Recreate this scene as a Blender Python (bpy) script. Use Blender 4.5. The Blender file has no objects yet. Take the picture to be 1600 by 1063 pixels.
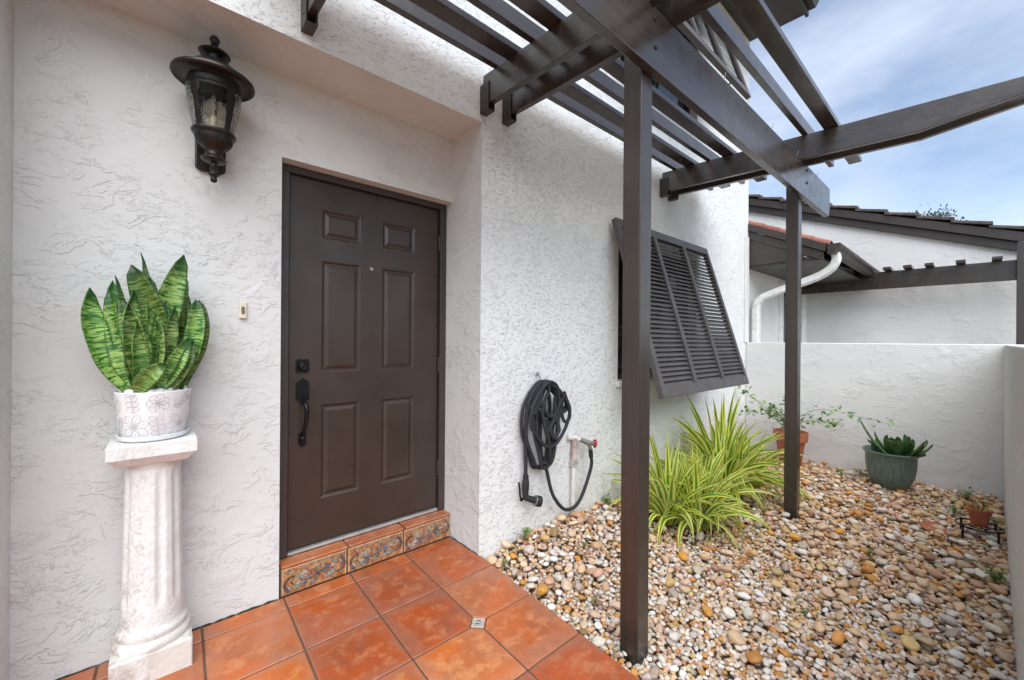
import bpy, math, random
import numpy as np
from mathutils import Vector, Matrix
random.seed(7); np.random.seed(7)
S = bpy.context.scene
COL = S.collection
R = math.radians

# ------------------------------------------------------------------ camera
YAW, ROLL, CAMZ = 0.71857, 0.0075, 1.32
cam = bpy.data.cameras.new('camera'); cam.sensor_width = 36; cam.lens = 636.8 / 1600 * 36
cam.clip_start = 0.02; cam.clip_end = 3000
co = bpy.data.objects.new('camera', cam); COL.objects.link(co)
Fw = Vector((math.sin(YAW), math.cos(YAW), 0)); Rt = Vector((math.cos(YAW), -math.sin(YAW), 0)); Up = Vector((0, 0, 1))
R2 = Rt * math.cos(ROLL) + Up * math.sin(ROLL); U2 = -Rt * math.sin(ROLL) + Up * math.cos(ROLL)
M = Matrix((R2, U2, -Fw)).transposed().to_4x4(); M.translation = (0, 0, CAMZ)
co.matrix_world = M
S.camera = co

# ------------------------------------------------------------------ sky, sun, exposure
SUN_EL, SUN_AZ = R(54), R(212)          # azimuth clockwise from +Y
w = bpy.data.worlds.new('World'); S.world = w; w.use_nodes = True
nt = w.node_tree; nt.nodes.clear()
def wn(t, **k):
    n = nt.nodes.new(t)
    for a, b in k.items(): setattr(n, a, b)
    return n
sky = wn('ShaderNodeTexSky', sky_type='NISHITA', sun_disc=False, sun_elevation=SUN_EL, sun_rotation=SUN_AZ,
         air_density=1.0, dust_density=0.5, ozone_density=2.0)
tc = wn('ShaderNodeTexCoord'); mp = wn('ShaderNodeMapping'); mp.inputs['Scale'].default_value = (1, 1, 2.6)
no = wn('ShaderNodeTexNoise'); no.inputs['Scale'].default_value = 2.0; no.inputs['Detail'].default_value = 6
no.inputs['Roughness'].default_value = .55; no.inputs['Distortion'].default_value = .1
rp = wn('ShaderNodeMapRange', interpolation_type='SMOOTHSTEP')
rp.inputs['From Min'].default_value = .2; rp.inputs['From Max'].default_value = .86; rp.inputs['To Max'].default_value = .6
mx = wn('ShaderNodeMix', data_type='RGBA'); mx.inputs['B'].default_value = (7.6, 8.1, 8.9, 1)
bg = wn('ShaderNodeBackground'); bg.inputs['Strength'].default_value = .138
out = wn('ShaderNodeOutputWorld')
L = nt.links.new
L(tc.outputs['Generated'], mp.inputs['Vector']); L(mp.outputs['Vector'], no.inputs['Vector']); L(no.outputs['Fac'], rp.inputs['Value'])
L(rp.outputs['Result'], mx.inputs['Factor']); L(sky.outputs['Color'], mx.inputs['A']); L(mx.outputs['Result'], bg.inputs['Color'])
L(bg.outputs['Background'], out.inputs['Surface'])
sl = bpy.data.lights.new('sun', 'SUN'); sl.energy = 3.7; sl.angle = R(75); sl.color = (1, .985, .96)
so = bpy.data.objects.new('sun', sl); COL.objects.link(so)
sd = Vector((math.sin(SUN_AZ) * math.cos(SUN_EL), math.cos(SUN_AZ) * math.cos(SUN_EL), math.sin(SUN_EL)))
so.rotation_euler = sd.to_track_quat('Z', 'Y').to_euler(); so.location = sd * 20
S.view_settings.view_transform = 'Standard'; S.view_settings.look = 'None'
S.view_settings.exposure = 0.40; S.view_settings.gamma = 1
S.cycles.use_denoising = True
S.cycles.max_bounces = 10; S.cycles.diffuse_bounces = 5; S.cycles.transparent_max_bounces = 12

# ------------------------------------------------------------------ helpers
WL = {}
def link(o, parent=None):
    COL.objects.link(o)
    if parent is not None: o.parent = parent
    return o
def tag(o, label=None, cat=None, group=None, kind=None):
    if label: o['label'] = label
    if cat: o['category'] = cat
    if group: o['group'] = group
    if kind: o['kind'] = kind
    return o
def empty(name, loc, label=None, cat=None, group=None, kind=None, parent=None):
    o = bpy.data.objects.new(name, None); o.empty_display_size = .05
    link(o, parent); pw = WL.get(parent.name, Vector()) if parent else Vector()
    o.location = Vector(loc) - pw; WL[o.name] = Vector(loc)
    return tag(o, label, cat, group, kind)

class MB:
    def __init__(s): s.v = []; s.f = []; s.m = []; s.uv = []; s.cur = 0
    def add(s, vs, fs, uv=None):
        b = len(s.v); s.v += [tuple(p) for p in vs]; s.f += [tuple(i + b for i in f) for f in fs]
        s.m += [s.cur] * len(fs); s.uv += uv if uv else [(0, 0)] * len(vs); return s
    def box(s, x0, x1, y0, y1, z0, z1):
        v = [(x, y, z) for z in (z0, z1) for y in (y0, y1) for x in (x0, x1)]
        return s.add(v, [(0, 2, 3, 1), (4, 5, 7, 6), (0, 1, 5, 4), (2, 6, 7, 3), (0, 4, 6, 2), (1, 3, 7, 5)])
    def beam(s, p0, p1, wd, h, up=(0, 0, 1)):
        p0, p1 = Vector(p0), Vector(p1); d = (p1 - p0).normalized(); sx = d.cross(Vector(up)).normalized(); u = sx.cross(d)
        v = [p + sx * a * wd / 2 + u * b * h / 2 for p in (p0, p1) for a, b in ((-1, -1), (1, -1), (1, 1), (-1, 1))]
        return s.add(v, [(0, 1, 2, 3), (4, 7, 6, 5), (0, 4, 5, 1), (1, 5, 6, 2), (2, 6, 7, 3), (3, 7, 4, 0)])
    def prism(s, pts, fn0, fn1):
        n = len(pts); v = [fn0(*p) for p in pts] + [fn1(*p) for p in pts]
        return s.add(v, [tuple(range(n))[::-1], tuple(range(n, 2 * n))] + [(i, (i + 1) % n, n + (i + 1) % n, n + i) for i in range(n)])
    def tube(s, pts, r, n=8, closed=False, flat=None):
        P = [Vector(p) for p in pts]; k = len(P); rr = r if hasattr(r, '__len__') else [r] * k
        vs = []; prev = None
        for i in range(k):
            a = P[i - 1] if (i > 0 or closed) else P[0]; c = P[(i + 1) % k] if (i < k - 1 or closed) else P[-1]
            t = (c - a).normalized() if (c - a).length > 1e-9 else Vector((0, 0, 1))
            if prev is None:
                ref = Vector((0, 0, 1)) if abs(t.z) < .9 else Vector((1, 0, 0)); nn = t.cross(ref).normalized()
            else:
                nn = (prev - t * prev.dot(t)); nn = nn.normalized() if nn.length > 1e-6 else t.orthogonal().normalized()
            prev = nn; bb = t.cross(nn)
            for j in range(n):
                an = 2 * math.pi * j / n; q = nn * math.cos(an) * rr[i] + bb * math.sin(an) * rr[i]
                if flat is not None: ax = Vector(flat[0]); q = q - ax * q.dot(ax) * (1 - flat[1])
                vs.append(P[i] + q)
        fs = []
        for i in range(k if closed else k - 1):
            for j in range(n):
                a, b = i * n + j, i * n + (j + 1) % n; c, d = ((i + 1) % k) * n + (j + 1) % n, ((i + 1) % k) * n + j
                fs.append((a, b, c, d))
        if not closed: fs += [tuple(range(n))[::-1], tuple(range((k - 1) * n, k * n))]
        return s.add(vs, fs)
    def lathe(s, prof, n=32, c=(0, 0, 0), mod=None, axis=None, a0=0, a1=2 * math.pi, open_=False):
        full = abs(a1 - a0 - 2 * math.pi) < 1e-6; m = n if full else n + 1
        vs = []
        for r, z in prof:
            for j in range(m):
                a = a0 + (a1 - a0) * j / n; q = r * (mod(a, z) if mod else 1)
                p = Vector((q * math.cos(a), q * math.sin(a), z))
                if axis is not None: p = axis @ p
                vs.append(p + Vector(c))
        fs = []
        for i in range(len(prof) - 1):
            for j in range(n):
                a, b = i * m + j, i * m + (j + 1) % m; fs.append((a, b, b + m, a + m))
        if full and not open_:
            if prof[0][0] > 1e-5: fs.append(tuple(range(m))[::-1])
            if prof[-1][0] > 1e-5: fs.append(tuple(range((len(prof) - 1) * m, len(prof) * m)))
        return s.add(vs, fs)
    def blob(s, c, rx, ry, rz, rot=None, nu=8, nv=5):
        vs = []; fs = []
        for i in range(nv + 1):
            t = math.pi * i / nv
            for j in range(nu):
                a = 2 * math.pi * j / nu; p = Vector((rx * math.sin(t) * math.cos(a), ry * math.sin(t) * math.sin(a), rz * math.cos(t)))
                if rot is not None: p = rot @ p
                vs.append(p + Vector(c))
        for i in range(nv):
            for j in range(nu):
                a, b = i * nu + j, i * nu + (j + 1) % nu; fs.append((a, a + nu, b + nu, b))
        return s.add(vs, fs)
    def mesh(s, name, mats, smooth=False, off=Vector(), angle=None):
        me = bpy.data.meshes.new(name)
        me.from_pydata([(p[0] - off.x, p[1] - off.y, p[2] - off.z) for p in s.v], [], s.f)
        if any(u != (0, 0) for u in s.uv):
            ul = me.uv_layers.new(name='UVMap'); li = np.empty(len(me.loops), dtype=np.int32); me.loops.foreach_get('vertex_index', li)
            ul.data.foreach_set('uv', np.array(s.uv, dtype=np.float32)[li].ravel())
        for m in (mats if isinstance(mats, (list, tuple)) else [mats]): me.materials.append(m)
        if len(me.materials) > 1: me.polygons.foreach_set('material_index', s.m)
        if smooth: me.polygons.foreach_set('use_smooth', [True] * len(me.polygons))
        me.validate(); me.update()
        if smooth and angle: me.set_sharp_from_angle(angle=R(angle))
        return me
    def build(s, name, mats, parent=None, smooth=False, bevel=0, seg=2, at=None, angle=35):
        off = WL.get(parent.name, Vector()) if parent is not None else Vector()
        base = Vector(at) if at is not None else off
        me = s.mesh(name, mats, smooth, base, angle)
        o = link(bpy.data.objects.new(name, me), parent)
        if at is not None: o.location = base - off
        WL[o.name] = base
        if bevel:
            b = o.modifiers.new('bevel', 'BEVEL'); b.width = bevel; b.segments = seg; b.limit_method = 'ANGLE'; b.angle_limit = R(40)
        return o

def smooth_path(pts, n=6, closed=False):
    P = [Vector(p) for p in pts]; o = []; k = len(P)
    rng = range(k if closed else k - 1)
    for i in rng:
        g = lambda j: P[j % k] if closed else P[min(max(j, 0), k - 1)]
        a, b, c, d = g(i - 1), g(i), g(i + 1), g(i + 2)
        for t in [q / n for q in range(n)]:
            o.append(.5 * ((2 * b) + (c - a) * t + (2 * a - 5 * b + 4 * c - d) * t * t + (3 * b - a - 3 * c + d) * t ** 3))
    if not closed: o.append(P[-1])
    return o

# ------------------------------------------------------------------ materials
class NM:
    def __init__(s, name):
        s.m = bpy.data.materials.new(name); s.m.use_nodes = True; s.t = s.m.node_tree
        s.b = s.t.nodes['Principled BSDF']; s.geo = None
    def n(s, t, ins=None, **k):
        q = s.t.nodes.new(t)
        for a, b in k.items(): setattr(q, a, b)
        for a, b in (ins or {}).items():
            if hasattr(b, 'is_linked') or hasattr(b, 'links'): s.t.links.new(b, q.inputs[a])
            else: q.inputs[a].default_value = b
        return q
    def pos(s): return s.n('ShaderNodeNewGeometry').outputs['Position']
    def objc(s): return s.n('ShaderNodeTexCoord').outputs['Object']
    def uv(s): return s.n('ShaderNodeUVMap').outputs['UV']
    def rnd(s): return s.n('ShaderNodeObjectInfo').outputs['Random']
    def map(s, v, sc=(1, 1, 1), rot=(0, 0, 0), loc=(0, 0, 0)):
        return s.n('ShaderNodeMapping', {'Vector': v, 'Scale': sc, 'Rotation': rot, 'Location': loc}).outputs[0]
    def noise(s, v, scale, detail=3, rough=.5, dist=0, col=False):
        q = s.n('ShaderNodeTexNoise', {'Vector': v, 'Scale': scale, 'Detail': detail, 'Roughness': rough, 'Distortion': dist})
        return q.outputs['Color' if col else 'Fac']
    def step(s, v, a, b, lo=0., hi=1.):
        return s.n('ShaderNodeMapRange', {'Value': v, 'From Min': a, 'From Max': b, 'To Min': lo, 'To Max': hi}, interpolation_type='SMOOTHSTEP').outputs['Result']
    def math(s, op, a, b=0.): return s.n('ShaderNodeMath', {0: a, 1: b}, operation=op).outputs[0]
    def mix(s, f, a, b, blend='MIX'):
        q = s.n('ShaderNodeMix', data_type='RGBA', blend_type=blend)
        for k_, v in (('Factor', f), ('A', a), ('B', b)):
            if hasattr(v, 'is_linked'): s.t.links.new(v, q.inputs[k_])
            else: q.inputs[k_].default_value = v if k_ == 'Factor' else (v if len(v) == 4 else (*v, 1))
        return q.outputs['Result']
    def ramp(s, f, stops):
        q = s.n('ShaderNodeValToRGB', {'Fac': f}); e = q.color_ramp.elements
        while len(e) < len(stops): e.new(.5)
        for el, (p, c) in zip(e, stops): el.position = p; el.color = (*c, 1)
        return q.outputs['Color']
    def set(s, **k):
        for a, b in k.items():
            i = s.b.inputs[a.replace('_', ' ')]
            if hasattr(b, 'is_linked'): s.t.links.new(b, i)
            else: i.default_value = (*b, 1) if hasattr(b, '__len__') and len(b) == 3 else b
        return s
    def bump(s, h, dist=.005, strength=1.):
        q = s.n('ShaderNodeBump', {'Height': h, 'Distance': dist, 'Strength': strength}); s.t.links.new(q.outputs[0], s.b.inputs['Normal']); return s

def plain(name, col, rough=.5, metal=0., var=.12, bump=0., bscale=60, **k):
    m = NM(name); p = m.objc(); n = m.noise(p, 14, 4)
    c = m.mix(m.step(n, .3, .7), [x * (1 - var) for x in col], [min(1, x * (1 + var)) for x in col])
    m.set(Base_Color=c, Roughness=m.step(m.noise(p, 25, 3), .2, .8, max(0, rough - .07), min(1, rough + .07)), Metallic=metal, **k)
    if bump: m.bump(m.noise(p, bscale, 3), bump)
    return m.m

def stucco(name, col, flecks=.0, sc=1.0, ridge=1.0, grit=0.):
    m = NM(name); p = m.pos(); q = m.map(p, (1, 1, 1.55))
    n1 = m.noise(q, 6.5 * sc, 6, .58, .7); n2 = m.noise(q, 19 * sc, 5, .58, .6)
    ma = m.step(m.noise(p, 5.5 * sc, 2), .44, .60); mb_ = m.step(m.noise(m.map(p, (1, 1, 1), loc=(7, 3, 5)), 4.2 * sc, 2), .40, .60)
    e1 = m.step(n1, .48, .506); e2 = m.step(n1, .565, .592); e4 = m.step(n2, .512, .555); e5 = m.step(n2, .61, .645)
    h = m.math('MULTIPLY', m.math('ADD', m.math('MULTIPLY', e1, .5 * ridge), m.math('MULTIPLY', e2, .42 * ridge)), m.math('ADD', m.math('MULTIPLY', ma, .85), .15))
    h = m.math('ADD', h, m.math('MULTIPLY', m.math('MULTIPLY', m.math('ADD', e4, e5), mb_), .30 * ridge))
    h = m.math('ADD', h, m.math('MULTIPLY', m.noise(p, 60, 3), .16))
    h = m.math('ADD', h, m.math('MULTIPLY', m.noise(p, 5, 2), .5))
    if flecks:
        r_ = m.map(p, (1, 1, 1.8), (0, R(24), 0)); n4 = m.noise(r_, 33, 3, .55, .4)
        k = m.math('MULTIPLY', m.step(n4, .575, .61), m.step(m.noise(p, 1.7, 3), .34, .58, .62, 1.))
        h = m.math('ADD', h, m.math('MULTIPLY', k, flecks))
    if grit: h = m.math('ADD', h, m.math('MULTIPLY', m.noise(p, 130, 4, .7), grit))
    d = m.noise(p, 1.1, 4); c = m.mix(m.step(d, .3, .75), [x * .95 for x in col], [min(1, x * 1.03) for x in col])
    if grit: c = m.mix(m.step(m.noise(p, 160, 2), .35, .6), [x * .72 for x in col], c)
    m.set(Base_Color=c, Roughness=.78, Specular_IOR_Level=.3); m.bump(h, .0043); return m.m

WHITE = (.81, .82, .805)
STUCCO = stucco('stucco_trowelled', (.675, .682, .665))  # same paint as the facade; dimmer entry light put into its greyer colour
STUCCO_F = stucco('stucco_flecked', WHITE, flecks=.95, ridge=.65)
STUCCO_G = stucco('stucco_gritty', (.74, .73, .715), ridge=.15, grit=1.0)
STUCCO_N = stucco('stucco_neighbour', (.77, .765, .75), sc=.8)

def paint(name, col, rough=.33, grain=1., specks=.35, axis=0):
    m = NM(name); p = m.objc(); st = [38., 38., 38.]; st[axis] = 1.1
    g1 = m.noise(m.map(p, st), 1.0, 4, .6, .3); g2 = m.noise(p, 9, 3)
    c = m.mix(m.step(m.noise(p, 5, 4), .3, .75), [x * .88 for x in col], [x * 1.12 for x in col])
    c = m.mix(m.math('MULTIPLY', m.step(g1, .42, .66), .55 * min(1, grain)), c, [x * .5 for x in col])
    spots = m.math('MULTIPLY', m.step(m.noise(p, 70, 2), .735, .75), specks)
    c = m.mix(spots, c, (.2, .18, .16))
    wd = grain > .5
    m.set(Base_Color=c, Roughness=m.step(g2, .25, .8, rough - .07, rough + .09), Specular_IOR_Level=.7 if wd else .5, Coat_Weight=.3 if wd else 0., Coat_Roughness=.2)
    m.bump(m.math('ADD', m.math('MULTIPLY', g1, grain), m.math('MULTIPLY', g2, .15)), .0009); return m.m
BROWN = (.043, .030, .0225)
WOOD = paint('brown_painted_wood', BROWN, .28)
WOODY = paint('brown_painted_rafter', BROWN, .28, axis=1)
DOORM = paint('brown_door_paint', (.046, .031, .023), .34, .12, 0.)
TRIM = paint('brown_trim_paint', (.048, .039, .034), .42, .2)
SHUT = paint('brown_shutter_paint', (.095, .086, .082), .5, .3)
BLACK = plain('black_metal', (.012, .012, .014), .24, .5)
IRON = plain('oil_bronze', (.024, .020, .018), .34, .45, var=.2, bump=.0006)
GAP = plain('black_rubber', (.006, .006, .006), .8)
STEEL = plain('dull_steel', (.42, .42, .42), .35, .9)
ALU = plain('threshold_metal', (.55, .53, .5), .45, .6)
CREAM = plain('cream_plastic', (.72, .66, .5), .35)
PVC = plain('white_pvc', (.72, .7, .66), .5, bump=.0006)
VINYL = plain('white_vinyl', (.78, .78, .76), .35)
HOSE = NM('black_hose_fabric'); _p = HOSE.objc()
HOSE.set(Base_Color=HOSE.mix(HOSE.step(HOSE.noise(_p, 260, 2), .4, .6), (.012, .013, .017), (.035, .037, .045)), Roughness=.7).bump(HOSE.noise(_p, 300, 2), .002); HOSE = HOSE.m
RUBBER = plain('black_rubber_grip', (.02, .02, .021), .55)
REDP = plain('red_valve_paint', (.42, .05, .05), .45)
BRASS = plain('weathered_brass', (.3, .28, .24), .5, .7)
DARK = plain('dark_interior', (.006, .006, .007), .9)
def glass(name, col=(.9, .95, .93), rough=.02, bump=0, scale=60):
    m = NM(name); m.set(Base_Color=col, Roughness=rough, Transmission_Weight=1., IOR=1.45)
    if bump: m.bump(m.noise(m.objc(), scale, 2, .5, 1.2), bump)
    return m.m
SEED = glass('seeded_glass', (.95, .98, .97), .0, .008, 55)
SEED.node_tree.nodes['Principled BSDF'].inputs['IOR'].default_value = 1.12
PANE = NM('window_glass'); PANE.set(Base_Color=(.02, .03, .04), Roughness=.04, Specular_IOR_Level=.8); PANE = PANE.m

def terracotta(name, a, b, c_, rough=.34, sc=4.5, edge=False):
    m = NM(name); p = m.pos(); rn = m.rnd()
    off = m.n('ShaderNodeCombineXYZ', {'X': m.math('MULTIPLY', rn, 31.), 'Y': m.math('MULTIPLY', rn, 17.), 'Z': rn}).outputs[0]
    v = m.n('ShaderNodeVectorMath', {0: p, 1: off}, operation='ADD').outputs[0]
    n1 = m.noise(v, sc, 5, .58, .5); n2 = m.noise(v, sc * 3.2, 5, .65, .3); n3 = m.noise(v, 110, 3, .6)
    c = m.mix(m.step(n1, .36, .62), a, b); c = m.mix(m.math('MULTIPLY', m.step(n2, .46, .66), .85), c, c_)
    c = m.mix(m.math('MULTIPLY', m.step(m.noise(v, 2.2, 3), .52, .75), .45), c, (.36, .19, .14))
    c = m.mix(m.math('MULTIPLY', m.step(n3, .62, .7), .35), c, (.16, .06, .035)); c = m.mix(m.math('MULTIPLY', m.step(m.noise(v, 7, 6, .7, .8), .54, .72), .5), c, (.22, .085, .05))
    if edge:                                # kiln flash: paler rim round each tile
        so_ = m.n('ShaderNodeSeparateXYZ', {'Vector': m.objc()}).outputs
        r_ = m.math('MAXIMUM', m.math('ABSOLUTE', so_['X']), m.math('ABSOLUTE', so_['Y']))
        r_ = m.math('ADD', r_, m.math('MULTIPLY', m.math('SUBTRACT', n1, .5), .16))
        c = m.mix(m.step(r_, .10, .185, 0., .6), c, m.mix(m.step(n2, .35, .65), (.47, .20, .12), (.24, .095, .06)))
    hs = m.n('ShaderNodeHueSaturation', {'Hue': m.step(rn, 0, 1, .496, .505), 'Saturation': 1., 'Value': m.step(rn, 0, 1, .86, 1.12), 'Color': c}).outputs[0]
    m.set(Base_Color=hs, Roughness=m.step(n2, .3, .7, rough - .08, rough + .14), Specular_IOR_Level=.5)
    m.bump(m.math('ADD', n2, m.math('MULTIPLY', n3, .25)), .0022); return m.m
TERRA = terracotta('terracotta_floor_tile', (.46, .10, .02), (.36, .10, .035), (.52, .20, .085), edge=True)
TERRA_S = terracotta('terracotta_step_tile', (.46, .12, .035), (.42, .16, .08), (.56, .25, .13))
POTM = terracotta('terracotta_pot_clay', (.40, .12, .05), (.36, .10, .05), (.48, .19, .10), .7, 7)
REDROOF = terracotta('red_roof_tile', (.33, .08, .04), (.20, .07, .05), (.30, .16, .13), .8, 9)
GROUT = plain('brown_grout', (.12, .07, .045), .9, bump=.002, bscale=200)
# ceramics of the decorated riser
CER_BG = NM('riser_tile_glaze'); _p = CER_BG.pos(); _n = CER_BG.noise(_p, 38, 4, .6, .6)
CER_BG.set(Base_Color=CER_BG.ramp(_n, [(.3, (.32, .08, .025)), (.45, (.37, .14, .06)), (.55, (.42, .24, .10)), (.7, (.42, .30, .17))]), Roughness=.35).bump(_n, .001); CER_BG = CER_BG.m
CER = [plain('glaze_slate', (.13, .105, .12), .3, var=.5), plain('glaze_sage', (.24, .27, .21), .3, var=.4),
       plain('glaze_umber', (.10, .055, .04), .35, var=.4), plain('glaze_cream', (.55, .42, .27), .4, var=.2), plain('glaze_pale', (.38, .37, .36), .3, var=.3)]

# ------------------------------------------------------------------ ground
g = MB(); g.add([(-400, -400, -.22), (400, -400, -.22), (400, 400, -.22), (-400, 400, -.22)], [(0, 1, 2, 3)])
GR = NM('ground_soil'); _p = GR.pos(); GR.set(Base_Color=GR.mix(GR.noise(_p, 1.2, 5), (.16, .13, .09), (.24, .21, .16)), Roughness=.95)
tag(g.build('ground', GR.m), kind='structure')

# ------------------------------------------------------------------ house
FY, LY = 2.01, 2.33                      # facade plane, entry (lantern) wall plane
house = empty('house', (1.5, FY, 0), 'two storey white stucco house with recessed front entry and brown door', 'house')
X0, X1, ZT = -3.2, 5.9, 5.3
RX0, RX1, RZ = -.396, 1.5, 2.655         # entry recess
DX0, DZ = .478, 2.241                    # door opening
WIN = [(2.95, 4.40, .98, 2.20), (2.95, 4.40, 3.60, 4.90)]
def holes(mb, us, zs, hs, fn):
    for i in range(len(us) - 1):
        for j in range(len(zs) - 1):
            um, zm = (us[i] + us[i + 1]) / 2, (zs[j] + zs[j + 1]) / 2
            if any(a < um < b and c < zm < d for a, b, c, d in hs): continue
            mb.add([fn(us[i], zs[j]), fn(us[i + 1], zs[j]), fn(us[i + 1], zs[j + 1]), fn(us[i], zs[j + 1])], [(0, 1, 2, 3)])
wf = MB()
hs = [(RX0, RX1, -.3, RZ)] + WIN
holes(wf, sorted({X0, X1, RX0, RX1} | {h[i] for h in WIN for i in (0, 1)}), sorted({-.3, ZT, RZ} | {h[i] for h in WIN for i in (2, 3)}), hs, lambda u, z: (u, FY, z))
for a, b, c, d in WIN:                   # window reveals and jambs
    e = FY + .14
    wf.add([(a, FY, c), (a, e, c), (a, e, d), (a, FY, d)], [(0, 1, 2, 3)]); wf.add([(b, FY, c), (b, e, c), (b, e, d), (b, FY, d)], [(3, 2, 1, 0)])
    wf.add([(a, FY, c), (b, FY, c), (b, e, c), (a, e, c)], [(0, 1, 2, 3)]); wf.add([(a, FY, d), (b, FY, d), (b, e, d), (a, e, d)], [(3, 2, 1, 0)])
# sides, back, top so that no light leaks in
B = 7.0
wf.add([(X1, FY, -.3), (X1, B, -.3), (X1, B, ZT), (X1, FY, ZT)], [(0, 1, 2, 3)])
wf.add([(X0, FY, -.3), (X0, B, -.3), (X0, B, ZT), (X0, FY, ZT)], [(3, 2, 1, 0)])
wf.add([(X0, B, -.3), (X1, B, -.3), (X1, B, ZT), (X0, B, ZT)], [(3, 2, 1, 0)])
wf.add([(X0, FY, ZT), (X1, FY, ZT), (X1, B, ZT), (X0, B, ZT)], [(0, 1, 2, 3)])
wf.build('facade_wall', STUCCO_F, house)
wr = MB()
holes(wr, [RX0, DX0, RX1], [-.3, DZ, RZ], [(DX0, RX1, -.3, DZ)], lambda u, z: (u, LY, z))
wr.add([(RX0, FY, RZ), (RX1, FY, RZ), (RX1, LY, RZ), (RX0, LY, RZ)], [(3, 2, 1, 0)])
wr.add([(RX0, FY, -.3), (RX0, LY, -.3), (RX0, LY, RZ), (RX0, FY, RZ)], [(0, 1, 2, 3)])
wr.add([(RX1, FY, -.3), (RX1, LY, -.3), (RX1, LY, RZ), (RX1, FY, RZ)], [(3, 2, 1, 0)])
DB = 2.56
wr.add([(RX1, LY, -.3), (RX1, DB, -.3), (RX1, DB, DZ), (RX1, LY, DZ)], [(3, 2, 1, 0)])
wr.add([(DX0, LY, -.3), (DX0, DB, -.3), (DX0, DB, DZ), (DX0, LY, DZ)], [(0, 1, 2, 3)])
wr.add([(DX0, LY, DZ), (RX1, LY, DZ), (RX1, DB, DZ), (DX0, DB, DZ)], [(3, 2, 1, 0)])
wr.add([(DX0, DB, -.3), (RX1, DB, -.3), (RX1, DB, DZ), (DX0, DB, DZ)], [(0, 1, 2, 3)])
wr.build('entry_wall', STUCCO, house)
MB().box(5.77, X1 - .001, FY - .016, FY - .0005, 1.315, 2.70).build('corner_strip', STUCCO_F, house, bevel=.005)
# eave
MB().box(X0, 5.92, 1.40, FY + .3, ZT + .003, ZT + .04).build('soffit', TRIM, house)
MB().box(X0, 5.925, 1.365, 1.398, ZT - .04, ZT + .16).build('fascia', TRIM, house, bevel=.004)
gt = MB(); gt.prism([(1.362, 5.46), (1.362, 5.33), (1.30, 5.33), (1.27, 5.38), (1.25, 5.46), (1.262, 5.46), (1.282, 5.385), (1.305, 5.345), (1.348, 5.345), (1.348, 5.46)],
         lambda y, z: (X0, y, z), lambda y, z: (5.93, y, z)); gt.build('gutter', TRIM, house)
rf = MB(); rf.prism([(1.36, ZT + .17), (4.5, ZT + 1.5), (7.1, ZT + .4), (7.1, ZT + .3), (4.5, ZT + 1.4), (1.36, ZT + .07)], lambda y, z: (X0, y, z), lambda y, z: (5.96, y, z))
rf.build('roof', REDROOF, house)

# windows behind the shutters
for wi, (a, b, c, d) in enumerate(WIN):
    fr = MB(); y0, y1 = FY + .085, FY + .135; t = .045
    fr.box(a + .002, a + t, y0, y1, c + .002, d - .002); fr.box(b - t, b - .002, y0, y1, c + .002, d - .002)
    fr.box(a + t, b - t, y0, y1, c + .002, c + t); fr.box(a + t, b - t, y0, y1, d - t, d - .002)
    fr.box((a + b) / 2 - .02, (a + b) / 2 + .02, y0 + .002, y1, c + t, d - t)
    fo = fr.build('window', TRIM, house)
    for k, (p, q) in enumerate(((a + t, (a + b) / 2 - .02), ((a + b) / 2 + .02, b - t))):
        MB().box(p, q, FY + .112, FY + .118, c + t, d - t).build('pane', PANE, fo)
    MB().box(a - .01, b + .01, FY + .15, FY + .2, c - .01, d + .01).build('window_backing', DARK, house)
    sl_ = MB(); sl_.box(a - .03, b + .03, FY - .035, FY + .08, c - .05, c - .002); sl_.build('window_sill', STUCCO, house, bevel=.006)

# bahama shutters: frame mesh with louver children
def shutter(hx0, hx1, hz, length, ang, label, tilt=0.):
    W = hx1 - hx0; T = .045; st = .052; npan = 3
    fm = MB()
    fm.box(0, W, -T, 0, -.075, 0); fm.box(0, W, -T, 0, -length, -length + .085)
    cw = (W - st * (npan + 1)) / npan
    for k in range(npan + 1):
        x = k * (cw + st); fm.box(x, x + st, -T - (.003 if 0 < k < npan else 0), 0, -length + .085, -.075)
    o = link(bpy.data.objects.new('shutter', fm.mesh('shutter', SHUT)), house)
    bv = o.modifiers.new('bevel', 'BEVEL'); bv.width = .003; bv.segments = 2; bv.limit_method = 'ANGLE'
    o.location = Vector((hx0, FY - .03, hz)) - WL[house.name]; o.rotation_euler = (-ang, 0, 0); o['label'] = label
    n = 34; zs0, zs1 = -.075, -length + .085; pitch = (zs0 - zs1) / n
    lm = MB()
    pr = [(-.016, -.022), (-.0205, -.018), (.016, .022), (.0205, .018)]
    pr = [(-.0165, -.0205), (-.0135, -.0225), (.0165, .0205), (.0135, .0225)]
    lm.prism([(y - T / 2, z) for y, z in pr], lambda y, z: (0, y, z), lambda y, z: (cw - .002, y, z))
    me = lm.mesh('louver', SHUT)
    for k in range(npan):
        for i in range(n):
            lo = bpy.data.objects.new('louver', me); link(lo, o)
            lo.location = (st + k * (cw + st) + .001, 0, zs0 - pitch * (i + .5)); lo.rotation_euler = (tilt + random.uniform(-.05, .05), 0, 0)
    for k in (0.12, W - .12):
        arm = MB(); arm.tube([(k, -T / 2, -length + .2), (k, .30, -length + .20)], .008, 6)
        link(bpy.data.objects.new('prop_arm', arm.mesh('prop_arm', TRIM, True)), o)
    return o
SH_A = math.atan2(.43, 1.42)
shutter(2.80, 4.49, 2.31, 1.485, SH_A, 'louvered brown shutter propped open over the ground floor window')
shutter(2.80, 4.49, 5.17, 1.47, SH_A, 'louvered brown shutter propped open over the upstairs window', .36)

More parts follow.
